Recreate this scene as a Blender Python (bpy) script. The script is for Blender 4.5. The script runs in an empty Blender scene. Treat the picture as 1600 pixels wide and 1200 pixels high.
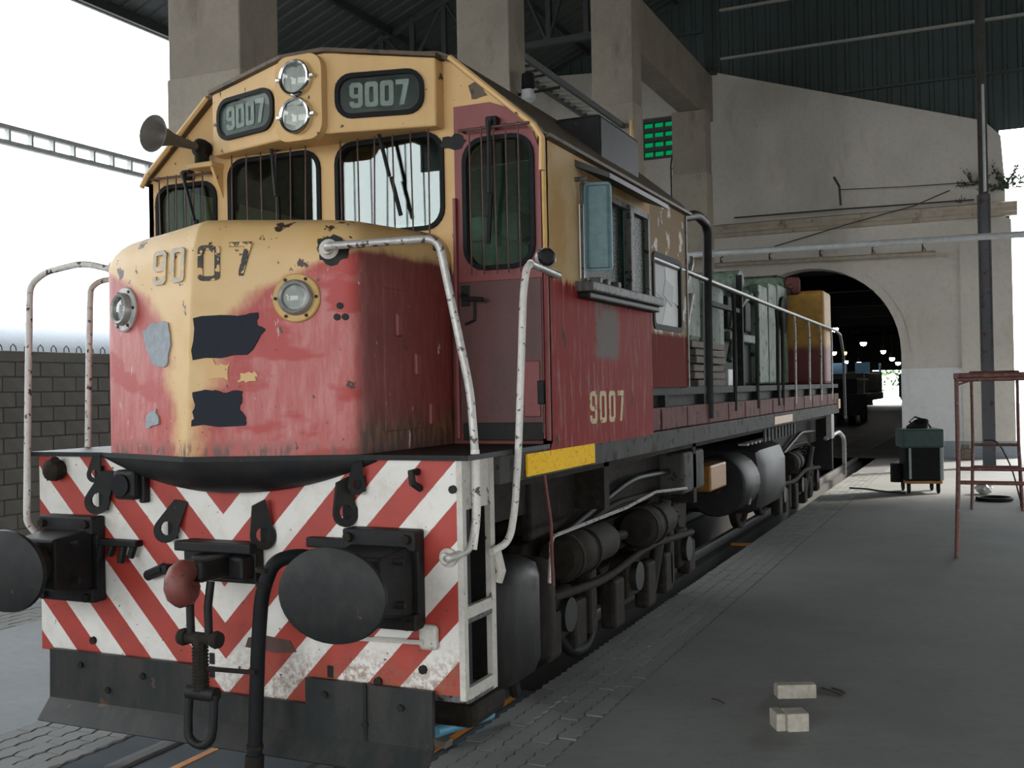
import bpy, bmesh, math, random
from mathutils import Vector, Matrix
from mathutils.geometry import tessellate_polygon
random.seed(7)
PI = math.pi
scn = bpy.context.scene
COL = scn.collection

# ---------------------------------------------------------------- camera
def cam_basis(yaw, pitch, roll):
    f = Vector((-math.sin(yaw)*math.cos(pitch), math.cos(yaw)*math.cos(pitch), math.sin(pitch)))
    r = Vector((math.cos(yaw), math.sin(yaw), 0)); u = r.cross(f)
    return r*math.cos(roll)+u*math.sin(roll), u*math.cos(roll)-r*math.sin(roll), f
_r, _u, _f = cam_basis(.4249, .0059, -.0193)
cam = bpy.data.cameras.new('camera'); cam.sensor_width = 36; cam.lens = 36*1643.17/1600
cam.clip_start = .05; cam.clip_end = 500
cam_o = bpy.data.objects.new('camera', cam); COL.objects.link(cam_o)
cam_o.matrix_world = Matrix(((_r.x,_u.x,-_f.x,3.6236),(_r.y,_u.y,-_f.y,-4.3834),(_r.z,_u.z,-_f.z,1.9),(0,0,0,1)))
scn.camera = cam_o

# ---------------------------------------------------------------- world (white overcast sky) and exposure
w = bpy.data.worlds.new('overcast'); scn.world = w; w.use_nodes = True
bg = w.node_tree.nodes['Background']; bg.inputs[0].default_value = (.93, .97, 1, 1); bg.inputs[1].default_value = 8.0
vs = scn.view_settings
vs.view_transform = 'Standard'; vs.look = 'None'; vs.gamma = 1; vs.use_curve_mapping = False; vs.exposure = -0.28
# the camera's own built-in flash, a small lamp just above the lens
fl = bpy.data.lights.new('camera_flash', 'SPOT'); fl.energy = 240; fl.shadow_soft_size = .03; fl.spot_size = 1.2; fl.spot_blend = .6; fl.color = (1, .95, .88)
fl_o = bpy.data.objects.new('camera_flash', fl); COL.objects.link(fl_o)
fl_o.matrix_world = Matrix.Translation((0, 0, .07)) @ cam_o.matrix_world
# hazy sun standing behind the workshop, to the right
sun = bpy.data.lights.new('sun', 'SUN'); sun.energy = 11; sun.angle = .12; sun.color = (1, .93, .82)
sun_o = bpy.data.objects.new('sun', sun); COL.objects.link(sun_o)
sun_o.rotation_euler = Vector((-.618, -.618, -.485)).to_track_quat('-Z', 'Y').to_euler()

# ---------------------------------------------------------------- helpers
class MB:
    def __init__(s): s.v = []; s.f = []
    def add(s, vs, fs):
        o = len(s.v); s.v += [tuple(p) for p in vs]; s.f += [tuple(i+o for i in f) for f in fs]; return s
    def box(s, x0, x1, y0, y1, z0, z1, m=None):
        P = [Vector((x, y, z)) for z in (z0, z1) for y in (y0, y1) for x in (x0, x1)]
        if m is not None: P = [m @ p for p in P]
        return s.add(P, [(0,2,3,1),(4,5,7,6),(0,1,5,4),(2,6,7,3),(0,4,6,2),(1,3,7,5)])
    def bbox(s, x0, x1, y0, y1, z0, z1, b=.01, m=None):
        # box with chamfered edges all round
        bm = bmesh.new()
        vs = [bm.verts.new((x, y, z)) for z in (z0, z1) for y in (y0, y1) for x in (x0, x1)]
        for f in [(0,2,3,1),(4,5,7,6),(0,1,5,4),(2,6,7,3),(0,4,6,2),(1,3,7,5)]: bm.faces.new([vs[i] for i in f])
        bmesh.ops.bevel(bm, geom=bm.edges[:], offset=b, segments=2, affect='EDGES', profile=.5)
        return s.frombm(bm, m)
    def frombm(s, bm, m=None):
        bm.verts.index_update()
        P = [(m @ v.co) if m is not None else v.co.copy() for v in bm.verts]
        F = [tuple(v.index for v in f.verts) for f in bm.faces]
        bm.free(); return s.add(P, F)
    def cyl(s, p0, p1, r, n=12, r2=None, cap=True):
        p0, p1 = Vector(p0), Vector(p1); d = (p1-p0).normalized()
        a = d.orthogonal().normalized(); b = d.cross(a); r2 = r if r2 is None else r2
        P = []
        for p, q in ((p0, r), (p1, r2)):
            for i in range(n):
                t = 2*PI*i/n; P.append(p+a*(q*math.cos(t))+b*(q*math.sin(t)))
        F = [(i, (i+1) % n, n+(i+1) % n, n+i) for i in range(n)]
        if cap: F += [tuple(range(n-1, -1, -1)), tuple(range(n, 2*n))]
        return s.add(P, F)
    def tube(s, pts, r, n=8, cap=True, closed=False):
        pts = [Vector(p) for p in pts]; k = len(pts); P = []; a = None
        rr = r if isinstance(r, (list, tuple)) else [r]*k
        for i, p in enumerate(pts):
            q0 = pts[i-1] if (i or closed) else p; q1 = pts[(i+1) % k] if (i < k-1 or closed) else p
            d = (q1-q0).normalized()
            if a is None: a = d.orthogonal().normalized()
            a = (a-d*a.dot(d)); a = a.normalized() if a.length > 1e-6 else d.orthogonal().normalized()
            b = d.cross(a)
            for j in range(n):
                t = 2*PI*j/n; P.append(p+a*(rr[i]*math.cos(t))+b*(rr[i]*math.sin(t)))
        F = []
        for i in range(k if closed else k-1):
            i2 = (i+1) % k
            F += [(i*n+j, i*n+(j+1) % n, i2*n+(j+1) % n, i2*n+j) for j in range(n)]
        if cap and not closed: F += [tuple(range(n-1, -1, -1)), tuple(range((k-1)*n, k*n))]
        return s.add(P, F)
    def lathe(s, prof, o, axis, n=24, sx=1, sy=1, up=None):
        # prof: (radius, distance along the axis)
        o, d = Vector(o), Vector(axis).normalized()
        a = Vector(up).normalized() if up is not None else d.orthogonal().normalized(); b = d.cross(a)
        P = []; F = []
        for (r, h) in prof:
            for i in range(n):
                t = 2*PI*i/n; P.append(o+d*h+a*(sy*r*math.cos(t))+b*(sx*r*math.sin(t)))
        for k in range(len(prof)-1):
            F += [(k*n+i, k*n+(i+1) % n, (k+1)*n+(i+1) % n, (k+1)*n+i) for i in range(n)]
        if prof[0][0] > 1e-4: F.append(tuple(range(n-1, -1, -1)))
        if prof[-1][0] > 1e-4: F.append(tuple(range((len(prof)-1)*n, len(prof)*n)))
        return s.add(P, F)
    def plate(s, outer, holes, t0, t1, m):
        # flat plate with holes; local (x, y) outline, thickness along local z, m maps it into place
        loops = [outer]+list(holes); pts = [p for l in loops for p in l]; n = len(pts)
        tris = tessellate_polygon([[Vector((x, y, 0)) for x, y in l] for l in loops])
        P = [m @ Vector((x, y, t0)) for x, y in pts]+[m @ Vector((x, y, t1)) for x, y in pts]
        F = []
        for a, b, c in tris: F += [(a, b, c), (c+n, b+n, a+n)]
        o = 0
        for l in loops:
            k = len(l)
            F += [(o+i, o+(i+1) % k, n+o+(i+1) % k, n+o+i) for i in range(k)]; o += k
        return s.add(P, F)
    def build(s, name, mat, parent=None, smooth=None, bevel=None, loc=None):
        me = bpy.data.meshes.new(name); me.from_pydata(s.v, [], s.f)
        bm = bmesh.new(); bm.from_mesh(me)
        bmesh.ops.remove_doubles(bm, verts=bm.verts[:], dist=1e-5)
        bmesh.ops.recalc_face_normals(bm, faces=bm.faces[:])
        if bevel: bmesh.ops.bevel(bm, geom=[e for e in bm.edges if len(e.link_faces) == 2 and e.calc_face_angle() > .5], offset=bevel, segments=2, affect='EDGES', profile=.5, clamp_overlap=True)
        bm.to_mesh(me); bm.free()
        if smooth is not None:
            me.polygons.foreach_set('use_smooth', [True]*len(me.polygons))
            if hasattr(me, 'set_sharp_from_angle'): me.set_sharp_from_angle(angle=math.radians(smooth))
        me.materials.append(mat)
        o = bpy.data.objects.new(name, me); COL.objects.link(o)
        if parent is not None: o.parent = parent
        if loc is not None: o.location = loc
        return o
def inst(src, parent, loc, rot=None, scale=None, name=None):
    o = src.copy(); COL.objects.link(o); o.parent = parent; o.location = loc
    if rot: o.rotation_euler = rot
    if scale: o.scale = scale
    return o
def empty(name, loc=(0, 0, 0), rz=0):
    o = bpy.data.objects.new(name, None); COL.objects.link(o); o.location = loc; o.rotation_euler = (0, 0, rz); o.empty_display_size = .1
    return o
def tag(o, label=None, cat=None, group=None, kind=None):
    if label: o['label'] = label
    if cat: o['category'] = cat
    if group: o['group'] = group
    if kind: o['kind'] = kind
    return o
def rrect(x0, x1, y0, y1, r, n=5):
    out = []
    for cx, cy, a in ((x1-r, y1-r, 0), (x0+r, y1-r, PI/2), (x0+r, y0+r, PI), (x1-r, y0+r, 3*PI/2)):
        for i in range(n+1):
            t = a+PI/2*i/n; out.append((cx+r*math.cos(t), cy+r*math.sin(t)))
    return out
def arc_path(pts, r, n=5):
    # polyline with rounded corners
    pts = [Vector(p) for p in pts]; out = [pts[0]]
    for i in range(1, len(pts)-1):
        a, b, c = pts[i-1], pts[i], pts[i+1]
        k = min(r, (a-b).length*.45, (c-b).length*.45)
        p0 = b+(a-b).normalized()*k; p1 = b+(c-b).normalized()*k
        for j in range(n+1):
            t = j/n; out.append((1-t)**2*p0+2*t*(1-t)*b+t*t*p1)
    return out+[pts[-1]]
def frame_m(origin, xdir, ydir):
    x = Vector(xdir).normalized(); y = Vector(ydir); y = (y-x*y.dot(x)).normalized(); z = x.cross(y); o = Vector(origin)
    return Matrix(((x.x,y.x,z.x,o.x),(x.y,y.y,z.y,o.y),(x.z,y.z,z.z,o.z),(0,0,0,1)))
M_XZ = frame_m((0, 0, 0), (1, 0, 0), (0, 0, 1))       # local z points to -Y
def M_YZ(X): return frame_m((X, 0, 0), (0, 1, 0), (0, 0, 1))   # local z points to +X
def M_front(Y): return frame_m((0, Y, 0), (1, 0, 0), (0, 0, 1))

# ---------------------------------------------------------------- materials
class NT:
    def __init__(s, name):
        s.m = bpy.data.materials.new(name); s.m.use_nodes = True; s.t = s.m.node_tree
        s.b = s.t.nodes['Principled BSDF']; s.out = s.t.nodes['Material Output']
    def n(s, typ, **kw):
        nd = s.t.nodes.new(typ)
        for k, v in kw.items():
            if k[0] == '_':
                i = int(k[1:]); 
                if hasattr(v, 'is_output') or isinstance(v, bpy.types.NodeSocket): s.t.links.new(v, nd.inputs[i])
                else: nd.inputs[i].default_value = v
            else: setattr(nd, k, v)
        return nd
    def link(s, a, b): s.t.links.new(a, b)
    def coord(s, kind='Object'):
        return s.n('ShaderNodeTexCoord').outputs[kind]
    def mapping(s, scale=(1,1,1), vec=None, loc=(0,0,0)):
        mp = s.n('ShaderNodeMapping'); s.link(vec or s.coord(), mp.inputs[0]); mp.inputs['Scale'].default_value = scale; mp.inputs['Location'].default_value = loc
        return mp.outputs[0]
    def noise(s, vec, scale, detail=4, rough=.6):
        nd = s.n('ShaderNodeTexNoise'); s.link(vec, nd.inputs['Vector']); nd.inputs['Scale'].default_value = scale; nd.inputs['Detail'].default_value = detail; nd.inputs['Roughness'].default_value = rough
        return nd.outputs[0]
    def math(s, op, a, b=0.0, c=None, clamp=False):
        nd = s.n('ShaderNodeMath', operation=op, use_clamp=clamp)
        for i, v in enumerate((a, b, c)):
            if v is None: continue
            if isinstance(v, (int, float)): nd.inputs[i].default_value = v
            else: s.link(v, nd.inputs[i])
        return nd.outputs[0]
    def step(s, v, lo, hi):
        nd = s.n('ShaderNodeMapRange'); nd.interpolation_type = 'SMOOTHSTEP'; s.link(v, nd.inputs[0]); nd.inputs[1].default_value = lo; nd.inputs[2].default_value = hi
        return nd.outputs[0]
    def mix(s, fac, a, b):
        nd = s.n('ShaderNodeMix', data_type='RGBA')
        for i, v in ((0, fac), (6, a), (7, b)):
            if isinstance(v, (int, float)): nd.inputs[i].default_value = v
            elif isinstance(v, tuple): nd.inputs[i].default_value = (*v[:3], 1)
            else: s.link(v, nd.inputs[i])
        return nd.outputs[2]
    def ramp(s, v, stops):
        nd = s.n('ShaderNodeValToRGB'); s.link(v, nd.inputs[0]); e = nd.color_ramp.elements
        while len(e) < len(stops): e.new(.5)
        for el, (p, c) in zip(e, stops): el.position = p; el.color = (c, c, c, 1) if isinstance(c, (int, float)) else (*c, 1)
        return nd.outputs[0]
    def xyz(s, vec=None):
        nd = s.n('ShaderNodeSeparateXYZ'); s.link(vec or s.coord(), nd.inputs[0]); return nd.outputs
    def bump(s, h, strength=.3, dist=.01):
        nd = s.n('ShaderNodeBump'); nd.inputs['Strength'].default_value = strength; nd.inputs['Distance'].default_value = dist; s.link(h, nd.inputs['Height']); s.link(nd.outputs[0], s.b.inputs['Normal'])
    def done(s, color=None, rough=.6, metal=0.0, spec=None, coat=None):
        if color is not None:
            if isinstance(color, tuple): s.b.inputs['Base Color'].default_value = (*color[:3], 1)
            else: s.link(color, s.b.inputs['Base Color'])
        if isinstance(rough, (int, float)): s.b.inputs['Roughness'].default_value = rough
        else: s.link(rough, s.b.inputs['Roughness'])
        s.b.inputs['Metallic'].default_value = metal
        if spec is not None: s.b.inputs['Specular IOR Level'].default_value = spec
        if coat: s.b.inputs['Coat Weight'].default_value = coat; s.b.inputs['Coat Roughness'].default_value = .08
        return s.m
def weathered(name, c, c2, rough=.6, scale=3.0, streak=True, chips=None, chip_amt=.36, metal=0.0, bump=.15, spec=None, coat=None, specks=None):
    t = NT(name); v = t.mapping((1, 1, .25 if streak else 1))
    a = t.step(t.noise(v, scale*4, 6, .65), .35, .7)
    col = t.mix(a, c, c2)
    n2 = t.noise(t.coord(), scale*3.1, 5, .6)
    if chips is not None: col = t.mix(t.step(n2, 1-chip_amt, 1-chip_amt+.03), col, chips)
    if specks: col = t.mix(t.step(t.noise(t.mapping((1, 1, .6), loc=(3, 5, 1)), 19, 4, .6), specks, specks+.02), col, chips)
    t.bump(t.noise(t.coord(), scale*12, 4), bump, .01)
    return t.done(col, rough, metal, spec, coat)
def plain(name, c, rough=.6, metal=0.0, coat=None, var=.25, scale=6.0):
    return weathered(name, c, tuple(x*(1-var) for x in c), rough, scale, False, metal=metal, bump=.06, coat=coat)
def glass_mat(name, tint, refl=1.0, ior=1.9, rough=.01):
    t = NT(name); t.t.nodes.remove(t.b)
    tr = t.n('ShaderNodeBsdfTransparent'); tr.inputs[0].default_value = (*tint, 1)
    gl = t.n('ShaderNodeBsdfGlossy'); gl.inputs['Roughness'].default_value = rough; gl.inputs[0].default_value = (refl, refl, refl, 1)
    fr = t.n('ShaderNodeFresnel')
    # both faces of a thin pane reflect alike
    t.link(t.math('ADD', ior, t.math('MULTIPLY', t.n('ShaderNodeNewGeometry').outputs['Backfacing'], 1/ior-ior)), fr.inputs[0])
    mx = t.n('ShaderNodeMixShader'); t.link(fr.outputs[0], mx.inputs[0]); t.link(tr.outputs[0], mx.inputs[1]); t.link(gl.outputs[0], mx.inputs[2]); t.link(mx.outputs[0], t.out.inputs[0])
    return t.m
def emit(name, c, s):
    t = NT(name); t.b.inputs['Base Color'].default_value = (*c, 1); t.b.inputs['Emission Color'].default_value = (*c, 1); t.b.inputs['Emission Strength'].default_value = s
    return t.m

YEL = (.62, .40, .175); BROWN = (.045, .022, .015)
mt = {}
mt['cab_yellow'] = weathered('yellow_paint', YEL, (.58, .37, .155), .6, 2.2, True, BROWN, .325, specks=.665)
mt['cab_red'] = weathered('dull_red_door_paint', (.20, .042, .042), (.16, .034, .032), .5, 2.5, True, BROWN, .30, specks=.70)
mt['door_low'] = weathered('brown_red_door_paint', (.085, .026, .022), (.06, .022, .018), .5, 2.5)
mt['black_steel'] = weathered('black_grimy_steel', (.009, .010, .011), (.017, .016, .0145), .55, 3, False, (.05, .028, .018), .32, spec=.22)
mt['dark_steel'] = weathered('dark_oily_steel', (.016, .0135, .011), (.028, .023, .018), .8, 4, False, (.05, .034, .022), .34, spec=.15)
mt['plow'] = weathered('plow_steel', (.016, .019, .019), (.034, .032, .029), .5, 2.2, True, (.07, .043, .028), .35, spec=.25)
mt['rubber'] = weathered('black_rubber', (.008, .009, .010), (.006, .007, .008), .7, 5, False, bump=.06, spec=.2)
mt['buffer'] = weathered('buffer_steel', (.012, .0135, .014), (.022, .021, .02), .55, 3, False, (.11, .06, .035), .33, spec=.25)
mt['chrome'] = plain('bright_metal', (.62, .62, .6), .16, 1.0, var=.08)
mt['reflector'] = plain('dulled_reflector', (.26, .26, .25), .28, 1.0, var=.2)
mt['ring_steel'] = plain('grey_painted_ring', (.30, .30, .28), .4, .3)
mt['rail_tube'] = weathered('chipped_white_tube', (.66, .64, .60), (.56, .54, .50), .5, 9, False, (.05, .045, .04), .40)
mt['rail_grey'] = weathered('worn_grey_tube', (.40, .39, .37), (.5, .49, .46), .4, 9, False, (.07, .06, .05), .42, metal=.3)
mt['white_frame'] = weathered('dirty_white_frame', (.52, .5, .45), (.42, .40, .36), .6, 5, False, (.10, .07, .05), .36)
mt['hook_red'] = weathered('rusty_red_hook', (.20, .05, .04), (.13, .045, .035), .55, 5, False, (.05, .035, .03), .4)
mt['glass'] = glass_mat('window_glass', (.74, .86, .82), 1.0, 1.65)
mt['glass_lamp'] = glass_mat('lamp_glass', (.92, .94, .92), 1.0, 1.45)
mt['glass_board'] = glass_mat('number_glass', (.92, .94, .92), 1.0, 1.4)
mt['glass_dusty'] = glass_mat('dusty_side_glass', (.45, .5, .48), .35, 1.25, .4)
mt['teal_in'] = plain('teal_cab_lining', (.16, .30, .26), .6)
mt['teal'] = plain('teal_deflector', (.075, .17, .19), .45)
mt['number_bg'] = plain('number_board_black', (.012, .018, .016), .18, coat=.6)
mt['digit_grey'] = plain('number_grey', (.30, .34, .33), .5)
mt['tape_dark'] = plain('slate_tape', (.010, .0145, .024), .85, var=.15)
mt['tape_grey'] = plain('pale_grey_tape', (.28, .31, .34), .7)
mt['digit_black'] = weathered('flaked_black_digit', (.02, .02, .018), (.05, .04, .02), .6, 8, False, YEL, .47)
mt['digit_ghost'] = weathered('faded_grey_digit', (.42, .36, .27), (.36, .32, .26), .6, 8, False, YEL, .45)
mt['digit_cream'] = weathered('cream_digit', (.50, .38, .17), (.44, .32, .14), .6, 6, True, (.18, .03, .03), .42)
mt['reflect_yel'] = weathered('amber_reflective_strip', (1.0, .56, .012), (1.0, .66, .04), .7, 14, False, (.75, .36, .01), .42, spec=.1)
mt['flange_yel'] = weathered('yellow_flange', (.52, .33, .10), (.45, .28, .09), .5, 6, False, BROWN, .3)
mt['flange_grey'] = weathered('grey_flange', (.42, .40, .38), (.3, .29, .28), .45, 6, False, (.12, .06, .05), .4)
mt['paper1'] = plain('white_paper', (.82, .83, .82), .8, var=.04)
mt['paper2'] = plain('grey_paper', (.64, .66, .67), .8, var=.06)
mt['engine_green'] = weathered('pale_green_engine_paint', (.19, .25, .19), (.075, .10, .078), .6, 2.4, True, (.02, .024, .02), .42, spec=.2)
mt['engine_dark'] = weathered('dark_engine_metal', (.014, .016, .015), (.028, .03, .028), .7, 3, False, (.01, .01, .01), .4, spec=.15)
mt['plank'] = weathered('old_timber', (.16, .13, .10), (.10, .08, .06), .8, 4, False)
mt['tank'] = weathered('grey_tank', (.013, .013, .013), (.024, .023, .021), .5, 3, True, (.06, .04, .03), .34, spec=.25)
mt['horn'] = weathered('horn_paint', (.13, .115, .10), (.10, .09, .08), .55, 4, False)
mt['sill'] = weathered('grey_sill_steel', (.06, .06, .058), (.085, .082, .078), .75, 3, True, (.035, .026, .022), .42, spec=.15)
mt['sill_red'] = weathered('faded_red_sill', (.12, .045, .04), (.17, .075, .068), .75, 3, True, (.04, .024, .02), .42, spec=.15)
mt['amber'] = plain('amber_plate', (.55, .30, .14), .5)
mt['orange_box'] = plain('orange_box_paint', (.32, .14, .02), .5)
mt['blue_pipe'] = plain('light_blue_pipe', (.10, .30, .42), .4, var=.15)
mt['rail_dark'] = weathered('dark_worn_rail', (.09, .09, .088), (.05, .05, .05), .4, 9, False, (.35, .35, .33), .36)
mt['rust'] = weathered('rusty_bar', (.085, .04, .03), (.06, .03, .025), .6, 8, False)
mt['awning'] = plain('black_awning', (.018, .017, .017), .5)
mt['roof_dark'] = weathered('brown_roof_paint', (.10, .068, .035), (.06, .042, .026), .6, 3, True, (.03, .025, .02), .4)
mt['mullion'] = weathered('worn_grey_frame', (.13, .13, .125), (.06, .06, .06), .55, 6, True, (.02, .02, .02), .42, spec=.2)
mt['sky_glint_white'] = plain('sky_glint_white', (.85, .85, .84), .5, var=.03)  # white colour painted in for a sky reflection
mt['wire_red'] = plain('red_wire', (.16, .05, .04), .5)

# nose paint: cream yellow above and down the ridge, faded red at the sides
def nose_mat():
    t = NT('nose_two_tone_paint'); c = t.coord(); o = t.xyz(c)
    big = t.noise(c, 4.0, 5, .65); fine = t.noise(t.mapping((6, 6, 1.2)), 4.0, 6, .7)
    zz = t.math('MULTIPLY', t.math('SUBTRACT', o[2], 1.6), 1/1.2, clamp=True)
    g = t.ramp(zz, [(0, .06), (.22, .10), (.30, .16), (.42, .16), (.56, .22), (.68, .36), (.78, .60), (.845, .86), (.90, 1.0)])
    d = t.math('SUBTRACT', g, t.math('ABSOLUTE', t.math('ADD', o[0], .03)))
    d = t.math('ADD', d, t.math('MULTIPLY', t.math('SUBTRACT', big, .5), .24))
    d = t.math('ADD', d, t.math('MULTIPLY', t.math('SUBTRACT', fine, .5), .05))
    m = t.step(d, -.08, .07)
    yel = t.mix(t.step(t.noise(c, 3, 3), .4, .7), (.60, .405, .185), (.56, .355, .135))
    red = t.mix(t.step(fine, .35, .68), (.39, .075, .065), (.45, .155, .145))
    red = t.mix(t.step(t.noise(t.mapping((1, 1, 2.2), loc=(3, 1, 2)), 2.6, 3, .5), .50, .58), red, (.36, .032, .026))
    halo = t.math('MULTIPLY', t.step(d, -.34, -.04), .8)
    red = t.mix(halo, red, t.mix(t.step(fine, .4, .7), (.35, .03, .022), (.40, .09, .075)))
    # the right flank (towards the door) is a darker red and has rusted along the foot
    side = t.math('MULTIPLY', t.step(o[1], -.02, .05), t.step(o[0], .6, .75))
    red = t.mix(side, red, t.mix(t.step(fine, .4, .7), (.15, .022, .018), (.20, .05, .045)))
    foot = t.math('MULTIPLY', side, t.step(t.math('ADD', o[2], t.math('MULTIPLY', big, .25)), 1.98, 1.80))
    red = t.mix(foot, red, t.mix(t.step(fine, .45, .6), (.05, .025, .018), (.16, .07, .025)))
    col = t.mix(m, red, yel)
    ch = t.noise(t.mapping((1, 1, .8), loc=(5, 2, 1)), 8.0, 5, .6)
    topz = t.step(o[2], 2.45, 2.85)
    thr = t.math('SUBTRACT', .685, t.math('MULTIPLY', topz, t.math('ADD', .06, t.math('MULTIPLY', t.step(o[0], .25, .7), .07))))
    col = t.mix(t.step(t.math('SUBTRACT', ch, thr), 0, .02), col, BROWN)
    sp = t.noise(t.mapping((1, 1, .8), loc=(7, 3, 6)), 24.0, 4, .6)
    col = t.mix(t.step(sp, .675, .70), col, (.06, .028, .02))
    wh = t.math('MULTIPLY', t.step(t.noise(t.mapping((1.6, 1.6, .45), loc=(2, 8, 4)), 17.0, 4, .6), .68, .71), t.step(o[2], 2.55, 2.45))
    col = t.mix(wh, col, (.55, .42, .40))
    bt = t.math('MULTIPLY', t.step(o[2], 1.70, 1.62), t.step(fine, .42, .6))
    col = t.mix(bt, col, (.12, .05, .035))
    t.bump(t.noise(c, 30, 4), .12, .01)
    return t.done(col, .5)
mt['nose'] = nose_mat()

def stripes_mat():
    t = NT('red_white_chevrons'); c = t.coord(); o = t.xyz(c)
    s = t.math('SUBTRACT', o[2], t.math('MULTIPLY', t.math('ABSOLUTE', t.math('ADD', o[0], .03)), 1.04))
    s = t.math('ADD', s, t.math('MULTIPLY', t.math('SUBTRACT', t.noise(c, 25, 3), .5), .008))
    ph = t.math('FRACT', t.math('DIVIDE', t.math('ADD', s, 10.1245), .377))   # 1.28 -> edge red above / white below
    mred = t.step(t.math('ABSOLUTE', t.math('SUBTRACT', ph, .5)), .255, .245)
    # phase: shift so that white lies just under s = 1.28
    wht = t.mix(t.step(t.noise(c, 6, 5, .7), .45, .75), (.66, .64, .60), (.55, .51, .45))
    rd = t.mix(t.step(t.noise(c, 5, 5, .7), .4, .7), (.35, .035, .022), (.28, .03, .021))
    col = t.mix(mred, wht, rd)
    low = t.step(t.math('ADD', o[2], t.math('MULTIPLY', t.noise(c, 4, 4), .4)), .95, .62)
    dirt = t.math('MULTIPLY', low, t.step(t.noise(c, 30, 6, .75), .43, .58))
    dirt = t.math('MULTIPLY', dirt, t.step(o[0], -.9, 1.2))
    col = t.mix(dirt, col, (.19, .09, .045))
    col = t.mix(t.step(t.noise(c, 26, 4, .6), .665, .69), col, (.05, .03, .025))
    t.bump(t.noise(c, 40, 4), .1, .01)
    return t.done(col, .5)
mt['stripes'] = stripes_mat()

def side_mat():
    t = NT('cab_side_two_tone_paint'); c = t.coord(); o = t.xyz(c)
    st = t.noise(t.mapping((1, 4, .5)), 5.0, 6, .7); big = t.noise(c, 3, 4)
    red = t.mix(t.step(st, .50, .74), (.235, .020, .018), (.36, .20, .195))
    # a rubbed grey patch under the window
    pa = t.math('MULTIPLY', t.math('MULTIPLY', t.step(o[1], 1.72, 1.78), t.step(o[1], 2.22, 2.16)), t.math('MULTIPLY', t.step(o[2], 2.06, 2.12), t.step(o[2], 2.5, 2.44)))
    red = t.mix(t.math('MULTIPLY', pa, t.step(big, .35, .5)), red, (.16, .13, .115))
    yel = t.mix(t.step(big, .4, .65), (.60, .44, .26), (.52, .34, .15))
    f = t.step(t.math('ADD', o[2], t.math('MULTIPLY', t.math('SUBTRACT', st, .5), .16)), 2.50, 2.54)
    col = t.mix(f, red, yel)
    ru = t.noise(t.mapping((1, 1, .5), loc=(2, 7, 3)), 7, 5, .6)
    col = t.mix(t.step(ru, .66, .69), col, (.06, .03, .02))
    t.bump(t.noise(t.mapping((1, 2, .5)), 14, 5), .2, .008)
    return t.done(col, .7, spec=.1)
mt['cab_side'] = side_mat()

def cab_front_mat():
    t = NT('cab_front_paint'); c = t.coord(); o = t.xyz(c); n = t.noise(c, 5, 5, .65)
    yel = t.mix(t.step(n, .35, .7), YEL, (.58, .37, .155))
    low = t.mix(t.step(n, .4, .6), (.13, .025, .02), (.08, .022, .018))
    col = t.mix(t.step(t.math('ADD', o[2], t.math('MULTIPLY', t.math('SUBTRACT', n, .5), .2)), 2.56, 2.62), low, yel)
    col = t.mix(t.step(t.noise(t.mapping((1, 1, .6), loc=(3, 5, 1)), 17, 4, .6), .655, .675), col, BROWN)
    col = t.mix(t.step(t.noise(t.mapping((1, 1, .5), loc=(1, 2, 9)), 6, 5, .6), .69, .71), col, (.16, .07, .03))
    t.bump(t.noise(c, 26, 4), .12, .01)
    return t.done(col, .6)
mt['cab_front'] = cab_front_mat()
def rear_side_mat():
    t = NT('peeling_rear_cab_paint'); c = t.coord(); o = t.xyz(c)
    n = t.noise(t.mapping((1, 1.2, 1)), 5.0, 5, .6); st = t.noise(t.mapping((1, 4, .5)), 5.0, 6, .7)
    f = t.step(o[2], 2.28, 2.33)
    up = t.mix(t.step(n, .57, .60), (.34, .255, .17), (.80, .78, .74))
    lo = t.mix(t.step(st, .56, .78), (.16, .028, .025), (.34, .17, .14))
    t.bump(n, .3, .01)
    return t.done(t.mix(f, lo, up), .8, spec=.04)
mt['rear_side'] = rear_side_mat()

def hood_end_mat():
    t = NT('yellow_over_red_hood_paint'); c = t.coord(); o = t.xyz(c)
    n = t.noise(c, 7, 5, .65)
    f = t.step(t.math('ADD', o[2], t.math('MULTIPLY', t.math('SUBTRACT', n, .5), .2)), 2.42, 2.56)
    up = t.mix(t.step(n, .4, .65), (.46, .24, .03), (.34, .18, .03))
    return t.done(t.mix(f, (.15, .03, .022), up), .6)
mt['hood_end'] = hood_end_mat()

# setting
def concrete(name, c, c2, scale=1.0, bump=.25, stain=None, rough=.85):
    t = NT(name); co = t.coord()
    a = t.noise(co, .9*scale, 6, .65); b = t.noise(co, 14*scale, 6, .7)
    col = t.mix(t.step(a, .35, .68), c, c2)
    col = t.mix(t.math('MULTIPLY', t.step(b, .45, .75), .5), col, tuple(x*.72 for x in c))
    if stain: col = t.mix(t.step(t.noise(t.mapping((1, 1, .35), loc=(4, 4, 4)), 1.6*scale, 5, .7), .52, .72), col, stain)
    t.bump(b, bump, .01)
    return t.done(col, rough)
mt['floor'] = concrete('floor_concrete', (.235, .24, .235), (.195, .2, .195), .8, .15)
mt['slab'] = concrete('skylit_slab_concrete', (.31, .33, .345), (.27, .29, .30), .8, .15)  # floor concrete lightened and blued to imitate skylight on the left
mt['paver'] = concrete('paver_concrete', (.25, .255, .25), (.205, .21, .205), 2, .2)
mt['yard'] = concrete('yard_ground', (.30, .29, .27), (.24, .23, .21), .3, .2)
mt['pit_floor'] = concrete('blue_grey_floor_paint', (.045, .06, .075), (.065, .08, .095), 1.2, .1, rough=.85)
mt['pit_wall'] = concrete('pit_concrete', (.06, .06, .058), (.045, .045, .043), 1, .3)
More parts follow.
